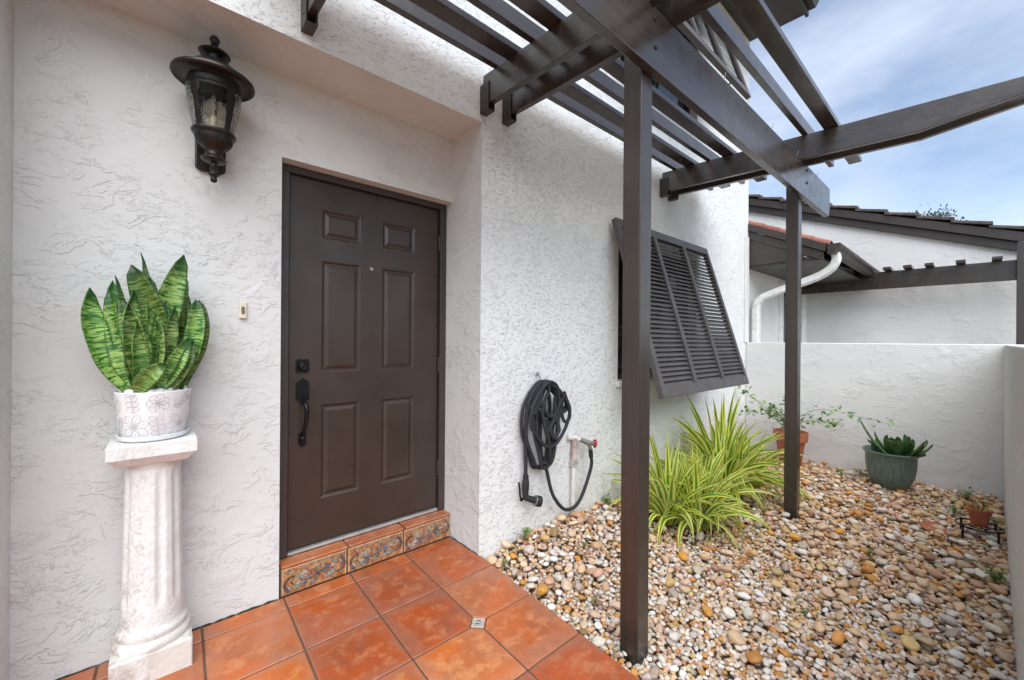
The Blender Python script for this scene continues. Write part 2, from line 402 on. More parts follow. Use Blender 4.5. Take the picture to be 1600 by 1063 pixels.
# door: frame, slab with panels, hardware
df = MB(); y0, y1 = 2.402, 2.50
for a, b in ((.481, .531), (1.452, 1.498)):
    df.box(a, b, y0, y1, .16, 2.203)
df.box(.481, 1.498, y0, y1, 2.203, DZ - .002)
dfo = df.build('door_frame', TRIM, house, bevel=.004)
st_ = MB()
for a, b in ((.531, .5345), (1.449, 1.452)): st_.box(a, b, 2.412, 2.48, .16, 2.203)
st_.box(.531, 1.452, 2.412, 2.48, 2.199, 2.203)
st_.build('weatherstrip', GAP, dfo)
MB().box(.53, 1.455, 2.415, 2.5, .156, .172).build('threshold', ALU, dfo, bevel=.003)
SY = 2.428
PAN = [(.702, .918, 1.885, 2.045), (1.055, 1.271, 1.885, 2.045), (.702, .918, 1.13, 1.758), (1.055, 1.271, 1.13, 1.758), (.702, .918, .422, .948), (1.055, 1.271, .422, .948)]
ds = MB()
xs = sorted({.537, 1.447} | {p[i] for p in PAN for i in (0, 1)}); zs = sorted({.186, 2.198} | {p[i] for p in PAN for i in (2, 3)})
holes(ds, xs, zs, PAN, lambda u, z: (u, SY, z))
ds.add([(.537, SY, .186), (.537, SY + .044, .186), (.537, SY + .044, 2.198), (.537, SY, 2.198)], [(0, 1, 2, 3)])
ds.add([(1.447, SY, .186), (1.447, SY + .044, .186), (1.447, SY + .044, 2.198), (1.447, SY, 2.198)], [(3, 2, 1, 0)])
ds.add([(.537, SY, .186), (1.447, SY, .186), (1.447, SY + .044, .186), (.537, SY + .044, .186)], [(0, 1, 2, 3)])
ds.add([(.537, SY, 2.198), (1.447, SY, 2.198), (1.447, SY + .044, 2.198), (.537, SY + .044, 2.198)], [(3, 2, 1, 0)])
ds.add([(.537, SY + .044, .186), (1.447, SY + .044, .186), (1.447, SY + .044, 2.198), (.537, SY + .044, 2.198)], [(3, 2, 1, 0)])
door = ds.build('door', DOORM, house); door['label'] = 'dark brown six panel front door'
for a, b, c, d in PAN:
    pm = MB(); prev = None
    for ins, dep in ((0, 0), (.006, .0045), (.012, .0105), (.019, .0105), (.034, .0015), (.038, .0008)):
        q = [(a + ins, SY + dep, c + ins), (b - ins, SY + dep, c + ins), (b - ins, SY + dep, d - ins), (a + ins, SY + dep, d - ins)]
        if prev:
            pm.add(prev + q, [(i, (i + 1) % 4, 4 + (i + 1) % 4, 4 + i) for i in range(4)])
        prev = q
    pm.add(prev, [(0, 1, 2, 3)])
    pm.build('panel', DOORM, door)
AXY = Matrix.Rotation(R(90), 3, 'X')     # lathe axis to -Y
def knob(mb, prof, c, n=20): mb.lathe(prof, n, c, axis=AXY)
hw = MB()                                 # deadbolt
hw.prism([(.604 + .036 * math.cos(t) * (1 + .16 * math.cos(4 * t + math.pi)), 1.17 + .041 * math.sin(t) * (1 + .16 * math.cos(4 * t + math.pi))) for t in [2 * math.pi * i / 32 for i in range(32)]],
         lambda x, z: (x, SY - .001, z), lambda x, z: (x, SY - .009, z))
knob(hw, [(.027, .008), (.027, .012), (.022, .018), (.021, .024), (.016, .026), (.015, .024), (.008, .024), (.007, .027), (0, .027)], (.604, SY, 1.17))
hw.build('deadbolt', BLACK, door, smooth=True, bevel=.0015)
es = MB()
es.prism([(.572, .985), (.636, .985), (.636, 1.078), (.628, 1.09), (.616, 1.094), (.604, 1.108), (.592, 1.094), (.580, 1.09), (.572, 1.078)], lambda x, z: (x, SY - .001, z), lambda x, z: (x, SY - .013, z))
es.prism([(.584, .985), (.624, .985), (.604, .958)], lambda x, z: (x, SY - .001, z), lambda x, z: (x, SY - .012, z))
es.tube([(.604, SY - .012, 1.005), (.606, SY - .035, 1.0), (.607, SY - .05, 1.008)], [.009, .012, .010], 10, flat=((0, 0, 1), .45))
es.tube(smooth_path([(.604, SY - .008, .972), (.607, SY - .05, .968), (.612, SY - .066, .935), (.610, SY - .062, .885), (.606, SY - .048, .835), (.604, SY - .03, .80), (.604, SY - .012, .788)], 6),
        [.010] * 4 + [.012] * 8 + [.0115] * 8 + [.010] * 8 + [.009] * 9, 12)
es.prism([(.585, .745), (.604, .728), (.623, .745), (.623, .80), (.613, .812), (.595, .812), (.585, .80)], lambda x, z: (x, SY - .001, z), lambda x, z: (x, SY - .012, z))
es.tube([(.604, SY - .012, .805), (.604, SY - .02, .78), (.604, SY - .012, .745)], [.009, .012, .008], 10)
es.build('handle', BLACK, door, smooth=True, bevel=.0012)
pk = MB(); knob(pk, [(.010, 0), (.010, .003), (.006, .004), (.005, .002), (0, .002)], (.986, SY, 1.744)); pk.build('peephole', STEEL, door, smooth=True)
for z in (1.975, 1.15, .45):
    h = MB(); h.tube([(1.4505, SY - .012, z - .05), (1.4505, SY - .012, z + .05)], .0065, 8); h.build('hinge', TRIM, door, smooth=True)

# ------------------------------------------------------------------ entry step with decorated riser tiles
step = empty('entry_step', (1.0, LY, 0), 'terracotta door step with decorated scroll riser tiles under the brown door', 'step')
MB().box(.484, 1.497, LY + .012, 2.46, -.05, .146).build('step_core', GROUT, step)
SX = [.486, .818, 1.158, 1.497]
for i in range(3):
    a, b = SX[i] + .003, SX[i + 1] - .003
    tp = MB(); tp.box(a + (.006 * i), b + (.006 if i < 2 else 0), LY - .006, 2.414, .142, .1555); tp.build('step_tile', TERRA_S, step, bevel=.005)
    rt_ = MB(); rt_.box(a, b, LY - .003, LY + .011, .003, .139)
    ro = rt_.build('riser_tile', CER_BG, step, bevel=.0025)
    w_, cx_ = b - a, (a + b) / 2
    rel = MB(); yy = LY - .0035
    def P2(u, v): return (cx_ + u * w_ / 2, yy, .064 + v * .062)
    def leaf(u, v, ang, ln, wd, m):
        rel.cur = m; c_, s_ = math.cos(ang), math.sin(ang); pts = []
        for t, k in ((0, 0), (.15, .5), (.4, 1), (.65, .8), (.85, .4), (1, 0)): pts.append((t, k))
        out_ = [(ln * t, wd * k) for t, k in pts] + [(ln * t, -wd * k) for t, k in pts[-2:0:-1]]
        o2 = [(u * w_ / 2 + x * c_ - y * s_, v * .062 + x * s_ + y * c_) for x, y in out_]
        f0 = lambda x, y: (cx_ + x, yy + .001, .064 + y); f1 = lambda x, y: (cx_ + x, yy - .0028, .064 + y)
        rel.prism(o2, f0, f1)
        if m != 4:
            rel.cur = 4; rel.tube([(cx_ + u * w_ / 2 + ln * t * c_, yy - .0032, .064 + v * .062 + ln * t * s_) for t in (.1, .5, .9)], [.0004, .0011, .0004], 4)
    def curl(pts, r, m):
        rel.cur = m; q = smooth_path([P2(u, v) for u, v in pts], 5); k = len(q)
        rel.tube(q, [r * (.35 + .9 * math.sin(math.pi * (j + .5) / k)) for j in range(k)], 6, flat=((0, 1, 0), .7))
    for sg in (-1, 1):
        curl([(sg * .62, .42 * -sg), (sg * .80, .35 * -sg), (sg * .92, -.05 * -sg), (sg * .88, -.45 * -sg), (sg * .76, -.72 * -sg)], .0065, 2)
        curl([(sg * .90, -.25 * -sg), (sg * .86, -.55 * -sg), (sg * .76, -.8 * -sg)], .0085, 0)
        leaf(sg * .86, -.3 * -sg, math.atan2(-.5 * -sg, -.5 * sg), .028, .007, 4)
        for du, dv, an, ln, wd, m in ((.70, .42, 2.7, .040, .0085, 1), (.64, .30, 3.3, .034, .006, 4), (.58, .52, 2.2, .022, .005, 1), (.22, .12, .5, .045, .011, 0), (.30, .34, 1.2, .024, .007, 0),
                                      (.18, .05, .1, .040, .007, 0), (.36, -.08, -.5, .024, .006, 1), (.10, .25, 1.7, .030, .008, 1), (.30, -.45, .2, .032, .008, 1), (.26, -.35, -.6, .026, .007, 4),
                                      (.52, -.25, 1.0, .016, .005, 1), (.52, -.25, 2.6, .016, .005, 1), (.52, -.25, 4.2, .016, .005, 1), (.52, -.25, 5.5, .016, .005, 1), (.05, -.3, -2.4, .022, .006, 2), (.12, .55, .9, .018, .005, 2)):
            a_ = an if sg > 0 else an + math.pi
            leaf(sg * du, sg * dv, a_, ln * random.uniform(.9, 1.15), wd, m)
    for j in range(34):
        u_, v_ = random.uniform(-.8, .8), random.uniform(-.85, .72)
        leaf(u_, v_, random.uniform(0, 6.28), random.uniform(.010, .022), random.uniform(.002, .004), random.choice((0, 1, 2, 2, 2)))
    for j in range(7):
        u_ = -.75 + .25 * j; sg = 1 if j % 2 else -1
        curl([(u_, -.7 * sg), (u_ + .1, -.3 * sg), (u_ + .02, .1 * sg), (u_ + .16, .4 * sg)], .0022, 2)
    curl([(-.24, -.16), (-.1, -.05), (.1, .05), (.24, .16)], .006, 0)
    rel.cur = 1; rel.blob(P2(0, 0), .007, .003, .007)
    rel.cur = 3                            # cream rules and the frieze
    for x_ in (a + .006, b - .006): rel.box(x_ - .0016, x_ + .0016, yy - .0018, yy + .001, .006, .136)
    rel.box(a + .008, b - .008, yy - .0015, yy + .001, .1315, .1345)
    k = 26
    for j in range(k):
        u = -.93 + 1.86 * (j + .5) / k; leaf(u, .92, (.5 if j % 2 else 2.6) + random.uniform(-.3, .3), .015, .0042, (1, 2, 0)[j % 3])
        rel.cur = 3
    rel.build('scrollwork', CER, ro)

# ------------------------------------------------------------------ patio
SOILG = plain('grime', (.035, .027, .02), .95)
patio = empty('patio', (.5, 1.2, 0), kind='structure')
def edgeX(y): return 1.487 + .068 * (y - 1.70)
bs = MB(); bs.prism([(-2.2, -.9), (edgeX(-.9) - .006, -.9), (edgeX(2.0) - .006, 2.0), (1.4985, 2.0), (1.4985, LY - .0035), (-2.2, LY - .0035)][::1], lambda x, y: (x, y, -.2), lambda x, y: (x, y, -.0045))
bs.build('patio_bed', GROUT, patio)
XL = [-1.86, -1.52, -1.185, -.85, -.515, -.182, .152, .486, .818, 1.152]
YL = [LY - .005, 2.218, 1.873, 1.530, 1.181, .838, .495, .15, -.19, -.535, -.88]
def gx(k, y): return XL[k] + .03 * (y - 1.87) if k < len(XL) else edgeX(y)
INS = (len(XL) - 1, 3); dgap = .0032; dd = .043
tmat = TERRA
for i in range(len(XL)):
    for j in range(len(YL) - 1):
        yt, yb = YL[j] - dgap, YL[j + 1] + dgap
        xr = (lambda y: 1.4955) if (i == len(XL) - 1 and j == 0) else (lambda y: gx(i + 1, y))
        if i == len(XL) - 1 and j == 0: pass
        c = [(gx(i, yb) + dgap, yb), (xr(yb) - (dgap if i < len(XL) - 1 else 0), yb), (xr(yt) - (dgap if i < len(XL) - 1 else 0), yt), (gx(i, yt) + dgap, yt)]
        if i == len(XL) - 1 and j == 1:    # tile reaching the jamb corner
            c = [c[0], (edgeX(yb), yb), (edgeX(2.0), 2.0), (1.4955, 2.008), (1.4955, yt), c[3]]
        if c[1][0] < -1.9: continue
        out_ = []
        for k, p in enumerate(c):
            node = None
            for (ii, jj, kk) in ((i, j + 1, 0), (i + 1, j + 1, 1), (i + 1, j, 2), (i, j, 3)):
                if (ii, jj) == INS and len(c) == 4 and kk == k: node = k
            if node is None: out_.append(p); continue
            pv, nx = Vector(c[k - 1]), Vector(c[(k + 1) % 4]); pp = Vector(p)
            out_.append(tuple(pp + (pv - pp).normalized() * dd)); out_.append(tuple(pp + (nx - pp).normalized() * dd))
        t = MB(); dz = random.uniform(-.0012, .0008)
        t.prism(out_, lambda x, y: (x, y, -.014), lambda x, y: (x, y, dz))
        cxm = sum(p[0] for p in out_) / len(out_); cym = sum(p[1] for p in out_) / len(out_)
        t.build('tile', tmat, patio, bevel=.006, seg=3, at=(cxm, cym, 0))
ix, iy = gx(INS[0], YL[3]), YL[3]
it = MB(); r_ = dd - .001
it.prism([(ix + r_, iy), (ix, iy + r_), (ix - r_, iy), (ix, iy - r_)], lambda x, y: (x, y, -.012), lambda x, y: (x, y, .0005))
ito = it.build('accent_tile', plain('accent_tile_glaze', (.50, .44, .38), .35, var=.25), patio, bevel=.002)
rel = MB()
for k in range(4):
    a = k * math.pi / 2 + math.pi / 4
    for s_ in (-.22, .22):
        rel.blob((ix + .020 * 1.25 * math.cos(a + s_ * 1.6 - math.pi / 4), iy + .020 * 1.25 * math.sin(a + s_ * 1.6 - math.pi / 4), .001), .0026, .0026, .0012, nu=6, nv=4)
for k in range(2):
    a = k * math.pi
    rel.tube([(ix + .012 * math.cos(a + t), iy + .012 * math.sin(a + t), .001) for t in np.linspace(-.4, 1.9, 9)], [.0008, .0016, .0024, .003, .0028, .0022, .0018, .0012, .0006], 6)
rel.build('swirl', CER[0], ito)

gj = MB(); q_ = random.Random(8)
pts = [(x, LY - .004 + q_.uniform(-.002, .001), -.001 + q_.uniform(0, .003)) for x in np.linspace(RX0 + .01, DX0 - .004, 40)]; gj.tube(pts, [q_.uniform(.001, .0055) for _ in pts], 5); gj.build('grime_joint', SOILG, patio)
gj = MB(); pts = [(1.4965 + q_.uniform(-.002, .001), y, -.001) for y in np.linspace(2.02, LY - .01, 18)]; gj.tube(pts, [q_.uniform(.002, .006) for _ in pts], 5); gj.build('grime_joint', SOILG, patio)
# ------------------------------------------------------------------ pebble bed
def sm(t): t = min(1, max(0, t)); return t * t * (3 - 2 * t)
def surf(x, y):
    z = -.035 - .04 * sm((x - 1.6) / 2.6)
    z += .085 * math.exp(-((2.0 - y) / .33) ** 2) * sm((x - 1.5) / .35) * (1 - sm((x - 2.6) / 1.6))
    z += .012 * math.sin(x * 3.1 + y * 2.2) * math.sin(y * 4.3 - x) * sm((x - 1.6) / .5)
    return z
bedx0, bedx1, bedy0, bedy1 = 1.40, 5.86, -.2, 2.03
nx_, ny_ = 60, 30
gv = []; 
for j in range(ny_ + 1):
    for i in range(nx_ + 1):
        x = bedx0 + (bedx1 - bedx0) * i / nx_; y = bedy0 + (bedy1 - bedy0) * j / ny_
        gv.append((x, y, surf(x, y) - .05))
pb = MB(); pb.add(gv, [(j * (nx_ + 1) + i, j * (nx_ + 1) + i + 1, (j + 1) * (nx_ + 1) + i + 1, (j + 1) * (nx_ + 1) + i) for j in range(ny_) for i in range(nx_)])
SOIL = plain('dark_bed_soil', (.085, .06, .04), .95, bump=.006, bscale=90)
bed = tag(pb.build('pebble_bed', SOIL, smooth=True), kind='structure')

PEB = NM('river_pebble'); a_ = PEB.n('ShaderNodeAttribute', attribute_name='pcol').outputs['Color']; _p = PEB.pos()
n1 = PEB.noise(_p, 55, 4, .6, .4); n2 = PEB.noise(_p, 240, 3, .6)
c = PEB.mix(PEB.math('MULTIPLY', PEB.step(n1, .35, .7), .6), a_, PEB.mix(.55, a_, (.42, .33, .25)))
c = PEB.mix(PEB.math('MULTIPLY', PEB.step(n2, .5, .75), .32), c, (.17, .12, .085))
PEB.set(Base_Color=c, Roughness=PEB.step(n1, .3, .7, .45, .68), Specular_IOR_Level=.45).bump(PEB.math('ADD', n1, PEB.math('MULTIPLY', n2, .4)), .003); PEB = PEB.m

def ico(sub):
    import bmesh
    bm = bmesh.new(); bmesh.ops.create_icosphere(bm, subdivisions=sub, radius=1)
    v = np.array([p.co[:] for p in bm.verts]); f = np.array([[q.index for q in p.verts] for p in bm.faces]); bm.free(); return v, f
def variants(sub, n, rs):
    v0, f = ico(sub); o = []
    for k in range(n):
        v = v0.copy()
        for q in range(8):                # rounded facets and dents
            d = rs.normal(size=3); d /= np.linalg.norm(d); h = rs.uniform(.55, .88); t = v @ d
            v -= np.outer(np.maximum(0, t - h) * rs.uniform(.5, .85), d)
        d = rs.normal(size=(3, 3)); v *= (1 + .07 * np.sin(v @ d[0] * 1.6) + .05 * np.sin(v @ d[1] * 2.4))[:, None]
        v[:, 0] *= 1 + .18 * rs.uniform(-1, 1) * v[:, 1]
        o.append(v)
    return o, f
rs = np.random.RandomState(11)
V2, F2 = variants(2, 24, rs); V3, F3 = variants(3, 24, np.random.RandomState(11))
RES = .012; nX, nY = int((bedx1 - 1.42) / RES), int((bedy1 - bedy0) / RES)
gxx = 1.42 + (np.arange(nX) + .5) * RES; gyy = bedy0 + (np.arange(nY) + .5) * RES
H = np.array([[surf(x, y) - .05 for y in gyy] for x in gxx])
S0 = H + .05
PAL = [((.66, .60, .54), 14), ((.62, .46, .32), 22), ((.63, .48, .37), 22), ((.55, .36, .26), 14), ((.50, .25, .09), 9), ((.42, .36, .31), 8), ((.30, .19, .12), 6), ((.55, .40, .22), 9), ((.76, .72, .67), 8)]
pw = np.array([p[1] for p in PAL], float); pw /= pw.sum(); pc = np.array([p[0] for p in PAL])
PEBS = []
def sizefield(x, y):                      # coarse by the wall and at the back, fine by the patio
    return sm((x - 2.0) / 2.4) * .6 + .5 * math.exp(-((2 - y) / .55) ** 2)
def pebble(a, b, c, cand):
    best = None
    for _ in range(cand):
        x = rs.uniform(1.47, 5.82); y = rs.uniform(-.15, 1.99)
        if x < edgeX(y) + a * .7: continue
        if 2.75 < x < 4.35 and 1.25 < y < 1.8 and rs.rand() < .75: continue
        sf = min(1, sizefield(x, y))
        if a > .023 and rs.rand() > sf + .12: continue
        if a < .017 and rs.rand() < sf * .6: continue
        yaw = rs.uniform(0, math.pi); rr = a
        i0, i1 = max(0, int((x - rr - 1.42) / RES)), min(nX, int((x + rr - 1.42) / RES) + 1)
        j0, j1 = max(0, int((y - rr - bedy0) / RES)), min(nY, int((y + rr - bedy0) / RES) + 1)
        if i1 <= i0 or j1 <= j0: continue
        dx = gxx[i0:i1, None] - x; dy = gyy[None, j0:j1] - y; cy, sy = math.cos(yaw), math.sin(yaw)
        u = (dx * cy + dy * sy) / a; v = (-dx * sy + dy * cy) / b; q = 1 - u * u - v * v; mk = q > 0
        if not mk.any(): continue
        hh = np.where(mk, c * np.sqrt(np.maximum(q, 0)), 0); h = H[i0:i1, j0:j1]
        zz = np.where(mk, h + hh * .82, -9).max() - .12 * c
        sc_ = zz + c - S0[i0:i1, j0:j1].mean()
        if best is None or sc_ < best[0]: best = (sc_, x, y, zz, yaw, i0, i1, j0, j1, mk, hh)
    if best is None: return
    sc_, x, y, zz, yaw, i0, i1, j0, j1, mk, hh = best
    H[i0:i1, j0:j1] = np.where(mk, np.maximum(H[i0:i1, j0:j1], zz + hh), H[i0:i1, j0:j1])
    PEBS.append((x, y, zz, yaw, a, b, c))
for k in range(10500):
    s_ = rs.beta(1.4, 2.6)
    a = .0105 + .022 * s_; pebble(a, a * rs.uniform(.62, .92), a * rs.uniform(.4, .62), 6)
for k in range(900):
    a = rs.uniform(.024, .042); 
    # large stones mostly away from the patio's fine gravel
    best = None
    pebble(a, a * rs.uniform(.6, .9), a * rs.uniform(.42, .66), 5)
for k in range(6000):
    a = rs.uniform(.008, .015); pebble(a, a * rs.uniform(.65, .95), a * rs.uniform(.5, .8), 8)
PA = np.array(PEBS)
camp = np.array([0, 0, CAMZ]); Fv = np.array(Fw); Rv = np.array(R2); Uv = np.array(U2)
def project(P):
    d = P - camp; z = d @ Fv; return 800 + 636.8 * (d @ Rv) / z, 531.5 - 636.8 * (d @ Uv) / z, z
px, py, pz = project(PA[:, :3])
# visible = near the top of the pile
ii = np.clip(((PA[:, 0] - 1.42) / RES).astype(int), 0, nX - 1); jj = np.clip(((PA[:, 1] - bedy0) / RES).astype(int), 0, nY - 1)
top = (PA[:, 2] + PA[:, 6]) - H[ii, jj] > -.006
inside = (px > 0) & (px < 1600) & (py < 1063) & top
score = np.where(inside, PA[:, 4] * PA[:, 5] / pz ** 2, 0); order = np.argsort(-score); chosen = set(order[:300].tolist())
cols = []
for k in range(len(PA)):
    x, y = PA[k, 0], PA[k, 1]; fine = math.exp(-((x - 1.9) / .9) ** 2) * (1 - math.exp(-((2 - y) / .5) ** 2))
    wgt = pw * np.array([1 + 2.2 * fine, 1 - .3 * fine, 1, 1 - .3 * fine, 1 + .9 * fine, 1 + .2 * fine, 1, 1, 1 + 3.2 * fine]); wgt /= wgt.sum()
    cc = pc[rs.choice(len(pc), p=wgt)] * rs.uniform(.78, 1.15) + rs.uniform(-.02, .02, 3); cols.append(np.clip((cc.mean() + (cc - cc.mean()) * 1.3) * 1.1, .025, .85))
cols = np.array(cols)
def xform(v, p):
    x, y, z, yaw, a, b, c = p; q = v * np.array([a, b, c]); tx, ty = rs.uniform(-.3, .3, 2)
    cx, sx_ = math.cos(tx), math.sin(tx); q = q @ np.array([[1, 0, 0], [0, cx, sx_], [0, -sx_, cx]])
    cx, sx_ = math.cos(ty), math.sin(ty); q = q @ np.array([[cx, 0, -sx_], [0, 1, 0], [sx_, 0, cx]])
    cx, sx_ = math.cos(yaw), math.sin(yaw); return q @ np.array([[cx, sx_, 0], [-sx_, cx, 0], [0, 0, 1]])
def pebmesh(name, v, f, col):
    me = bpy.data.meshes.new(name); me.vertices.add(len(v)); me.vertices.foreach_set('co', v.astype(np.float32).ravel())
    me.loops.add(f.size); me.loops.foreach_set('vertex_index', f.astype(np.int32).ravel())
    me.polygons.add(len(f)); me.polygons.foreach_set('loop_start', np.arange(0, f.size, 3, dtype=np.int32)); 
    me.polygons.foreach_set('use_smooth', np.ones(len(f), bool)); me.update(calc_edges=True)
    at = me.attributes.new('pcol', 'FLOAT_COLOR', 'POINT'); cl = np.ones((len(v), 4), np.float32); cl[:, :3] = col; at.data.foreach_set('color', cl.ravel())
    me.materials.append(PEB); return me
rv, rfc, rc = [], [], []; base = 0
for k in range(len(PA)):
    near = k in chosen
    Vs, Fs = (V3, F3) if (near or (inside[k] and pz[k] < 2.0)) else (V2, F2)
    v = xform(Vs[k % 24], PA[k])
    if near:
        o = bpy.data.objects.new('pebble', pebmesh('pebble', v, Fs, cols[k])); link(o, bed); o.location = PA[k, :3]
    else:
        rv.append(v + PA[k, :3]); rfc.append(Fs + base); rc.append(np.repeat(cols[k][None], len(v), 0)); base += len(v)
o = bpy.data.objects.new('pebble_fill', pebmesh('pebble_fill', np.vstack(rv), np.vstack(rfc), np.vstack(rc))); link(o, bed); o['kind'] = 'stuff'

# ------------------------------------------------------------------ garden walls
fence = MB(); fence.box(5.84, 6.0, -.6, FY - .002, -.3, 1.313)
tag(fence.build('garden_wall', STUCCO_N, at=(5.9, .9, -.2), bevel=.008), 'low white stucco wall across the back of the pebble bed', 'wall')
sw = MB(); sw.prism([(5.838, -.160), (1.25, -.094), (1.25, -.30), (5.838, -.36)], lambda x, y: (x, y, -.3), lambda x, y: (x, y, 1.308))
tag(sw.build('side_wall', STUCCO_G, at=(3.5, -.2, -.2), bevel=.008), 'grey gritty stucco side wall at the right edge of the picture', 'wall')

# ------------------------------------------------------------------ pergola
perg = empty('pergola', (1.59, .99, -.05), 'dark brown wooden pergola with posts, beam and slatted top beside the house', 'pergola')
PZ0, PZ1 = 2.737, 2.92                    # rafter bottom and top
def rx(x0, k, y): return x0 + k * (2.0 - y)
def rafter(x0, k, th=.038):
    m = MB(); pts = [(1.985, PZ0), (1.985, PZ1), (-.55, PZ1), (-.55, PZ1 - .03), (-.53, PZ1 - .04), (.27, PZ0)]
    m.prism(pts, lambda y, z: (rx(x0, k, y), y, z), lambda y, z: (rx(x0, k, y) + th, y, z)); return m.build('rafter', WOODY, perg, bevel=.003)
RAF = [(.487, .03), (1.486, .052), (1.662, .052), (3.615, .127), (3.775, .127)]
for x0, k in RAF:
    rafter(x0, k)
    hb = MB(); xa = rx(x0, k, 1.97); hb.box(xa - .006, xa + .0, 1.925, FY - .003, 2.705, 2.865); hb.box(xa + .038, xa + .044, 1.925, FY - .003, 2.705, 2.865)
    hb.box(xa - .006, xa + .044, 1.925, FY - .003, 2.697, 2.7045)
    ho = hb.build('hanger', TRIM, perg, bevel=.001)
    sc = MB()
    for z in (2.745, 2.825): sc.blob((xa - .0062, 1.955, z), .003, .005, .005)
    sc.build('screw', BLACK, ho, smooth=True)
def post(x0, y0, z0, z1, sx=.089, sy=.089):
    m = MB(); m.box(x0, x0 + sx, y0, y0 + sy, z0, z1); return m.build('post', WOODP, perg, bevel=.005)
WOODP = paint('brown_painted_post', (.040, .0275, .0205), .38, .8, axis=2)
_t = WOODP.node_tree; _b = _t.nodes['Principled BSDF']; _src = _b.inputs['Base Color'].links[0].from_socket
_g = _t.nodes.new('ShaderNodeNewGeometry'); _s = _t.nodes.new('ShaderNodeSeparateXYZ'); _t.links.new(_g.outputs['Position'], _s.inputs[0])
_n = _t.nodes.new('ShaderNodeTexNoise'); _n.inputs['Scale'].default_value = 22; _n.inputs['Detail'].default_value = 5; _t.links.new(_g.outputs['Position'], _n.inputs['Vector'])
_a = _t.nodes.new('ShaderNodeMath'); _a.operation = 'MULTIPLY_ADD'; _a.inputs[1].default_value = .16; _a.inputs[2].default_value = -.10; _t.links.new(_n.outputs['Fac'], _a.inputs[0])
_c = _t.nodes.new('ShaderNodeMath'); _c.operation = 'LESS_THAN'; _t.links.new(_s.outputs['Z'], _c.inputs[0]); _t.links.new(_a.outputs[0], _c.inputs[1])
_m = _t.nodes.new('ShaderNodeMix'); _m.data_type = 'RGBA'; _m.inputs['B'].default_value = (.008, .010, .006, 1); _t.links.new(_c.outputs[0], _m.inputs['Factor']); _t.links.new(_src, _m.inputs['A']); _t.links.new(_m.outputs['Result'], _b.inputs['Base Color'])
post(1.549, .947, -.12, 2.96); post(3.858, .947, -.14, 2.955)
bm_ = MB(); bm_.prism([(.30, 2.47), (4.635, 2.47), (4.668, 2.56), (4.668, 2.733), (.30, 2.733)], lambda x, z: (x, .905, z), lambda x, z: (x, .9455, z)); bm_.build('beam', WOOD, perg, bevel=.004)
SLATS = [(1.871, 1), (1.736, 0), (1.580, 1), (1.423, 0), (1.262, 1), (1.115, 0), (.888, 1), (.729, 0)]
for i, (y, edge) in enumerate(SLATS):
    hw_, hh = (.019, .089) if edge else (.0445, .038)
    e = 4.44 + .22 * (1.87 - y) + random.uniform(-.02, .02); m = MB(); sk = .004
    z0 = PZ1 + .001; m.box(.26, e, y - hw_, y + hw_, z0, z0 + hh); m.build('slat', WOOD, perg, bevel=.003)
for x, z in ((1.582, 2.68), (1.588, 2.565), (3.90, 2.69), (3.905, 2.59)):
    b = MB(); knob(b, [(.011, 0), (.011, .003), (.008, .006), (0, .007)], (x, .9048, z), 10); b.build('bolt', IRON, perg, smooth=True)
nl = MB()
for x in (2.28, 2.62, 3.05, 3.62, 4.2):
    y = .91; z = 2.73; nl.tube([(x, y, z - .02), (x + .004, y - .012, z + .008), (x + .010, y - .014, z + .032)], .0016, 5)
nl.build('hook', BRASS, perg)

# ------------------------------------------------------------------ lantern
lan = empty('wall_lantern', (.185, LY, 2.17), 'black and bronze wall lantern with seeded glass left of the brown door', 'lantern')
LC = (.185, LY - .155, 0)
def lz(prof, n=40, mod=None): m = MB(); m.lathe([(r, z) for r, z in prof], n, LC, mod); return m
lz([(.0, 2.408), (.085, 2.408), (.100, 2.415), (.118, 2.425), (.142, 2.418), (.149, 2.424), (.147, 2.434), (.122, 2.447), (.098, 2.468), (.070, 2.492), (.045, 2.508), (.034, 2.514), (0, 2.514)], 48).build('roof', IRON, lan, smooth=True, angle=50)
ro_ = lz([(.0, 2.508), (.032, 2.51), (.029, 2.522), (.030, 2.533), (.055, 2.538), (.058, 2.543), (.050, 2.55), (.028, 2.562), (.014, 2.57), (.011, 2.578), (.015, 2.582), (.011, 2.588), (.019, 2.598), (.019, 2.606), (.012, 2.618), (0, 2.622)], 32)
ro_.build('finial', IRON, lan, smooth=True, angle=50)
def cr(z): return .067 + (z - 2.20) / .21 * .028
cage = MB()
cage.lathe([(cr(2.405) + .003, 2.405), (cr(2.37) + .003, 2.37), (cr(2.37) - .002, 2.37), (cr(2.405) - .002, 2.405)], 40, LC, open_=True)
cage.lathe([(cr(2.385) + .006, 2.388), (cr(2.385) + .007, 2.382), (cr(2.385) + .004, 2.378)], 40, LC, open_=True)
nb = 4
for k in range(nb):                       # wide staves with arched shoulders
    ac = R(45) + k * 2 * math.pi / nb + R(-8)
    zz = np.linspace(2.2, 2.405, 12); vs = []; 
    for z in zz:
        t = (z - 2.2) / .205; ha = .16 + .06 * max(0, (t - .55) / .45) + .36 * max(0, (t - .72) / .28) ** 2.2
        for s_ in (-1, -.33, .33, 1):
            for dr in (.003, -.002): 
                rr = cr(z) + dr; vs.append((LC[0] + rr * math.cos(ac + s_ * ha), LC[1] + rr * math.sin(ac + s_ * ha), z))
    fs = []
    for i in range(11):
        o_ = i * 8; p_ = o_ + 8
        for q in range(3): fs.append((o_ + q * 2, o_ + q * 2 + 2, p_ + q * 2 + 2, p_ + q * 2)); fs.append((o_ + q * 2 + 1, p_ + q * 2 + 1, p_ + q * 2 + 3, o_ + q * 2 + 3))
        fs.append((o_, p_, p_ + 1, o_ + 1)); fs.append((o_ + 6, o_ + 7, p_ + 7, p_ + 6))
    cage.add(vs, fs)
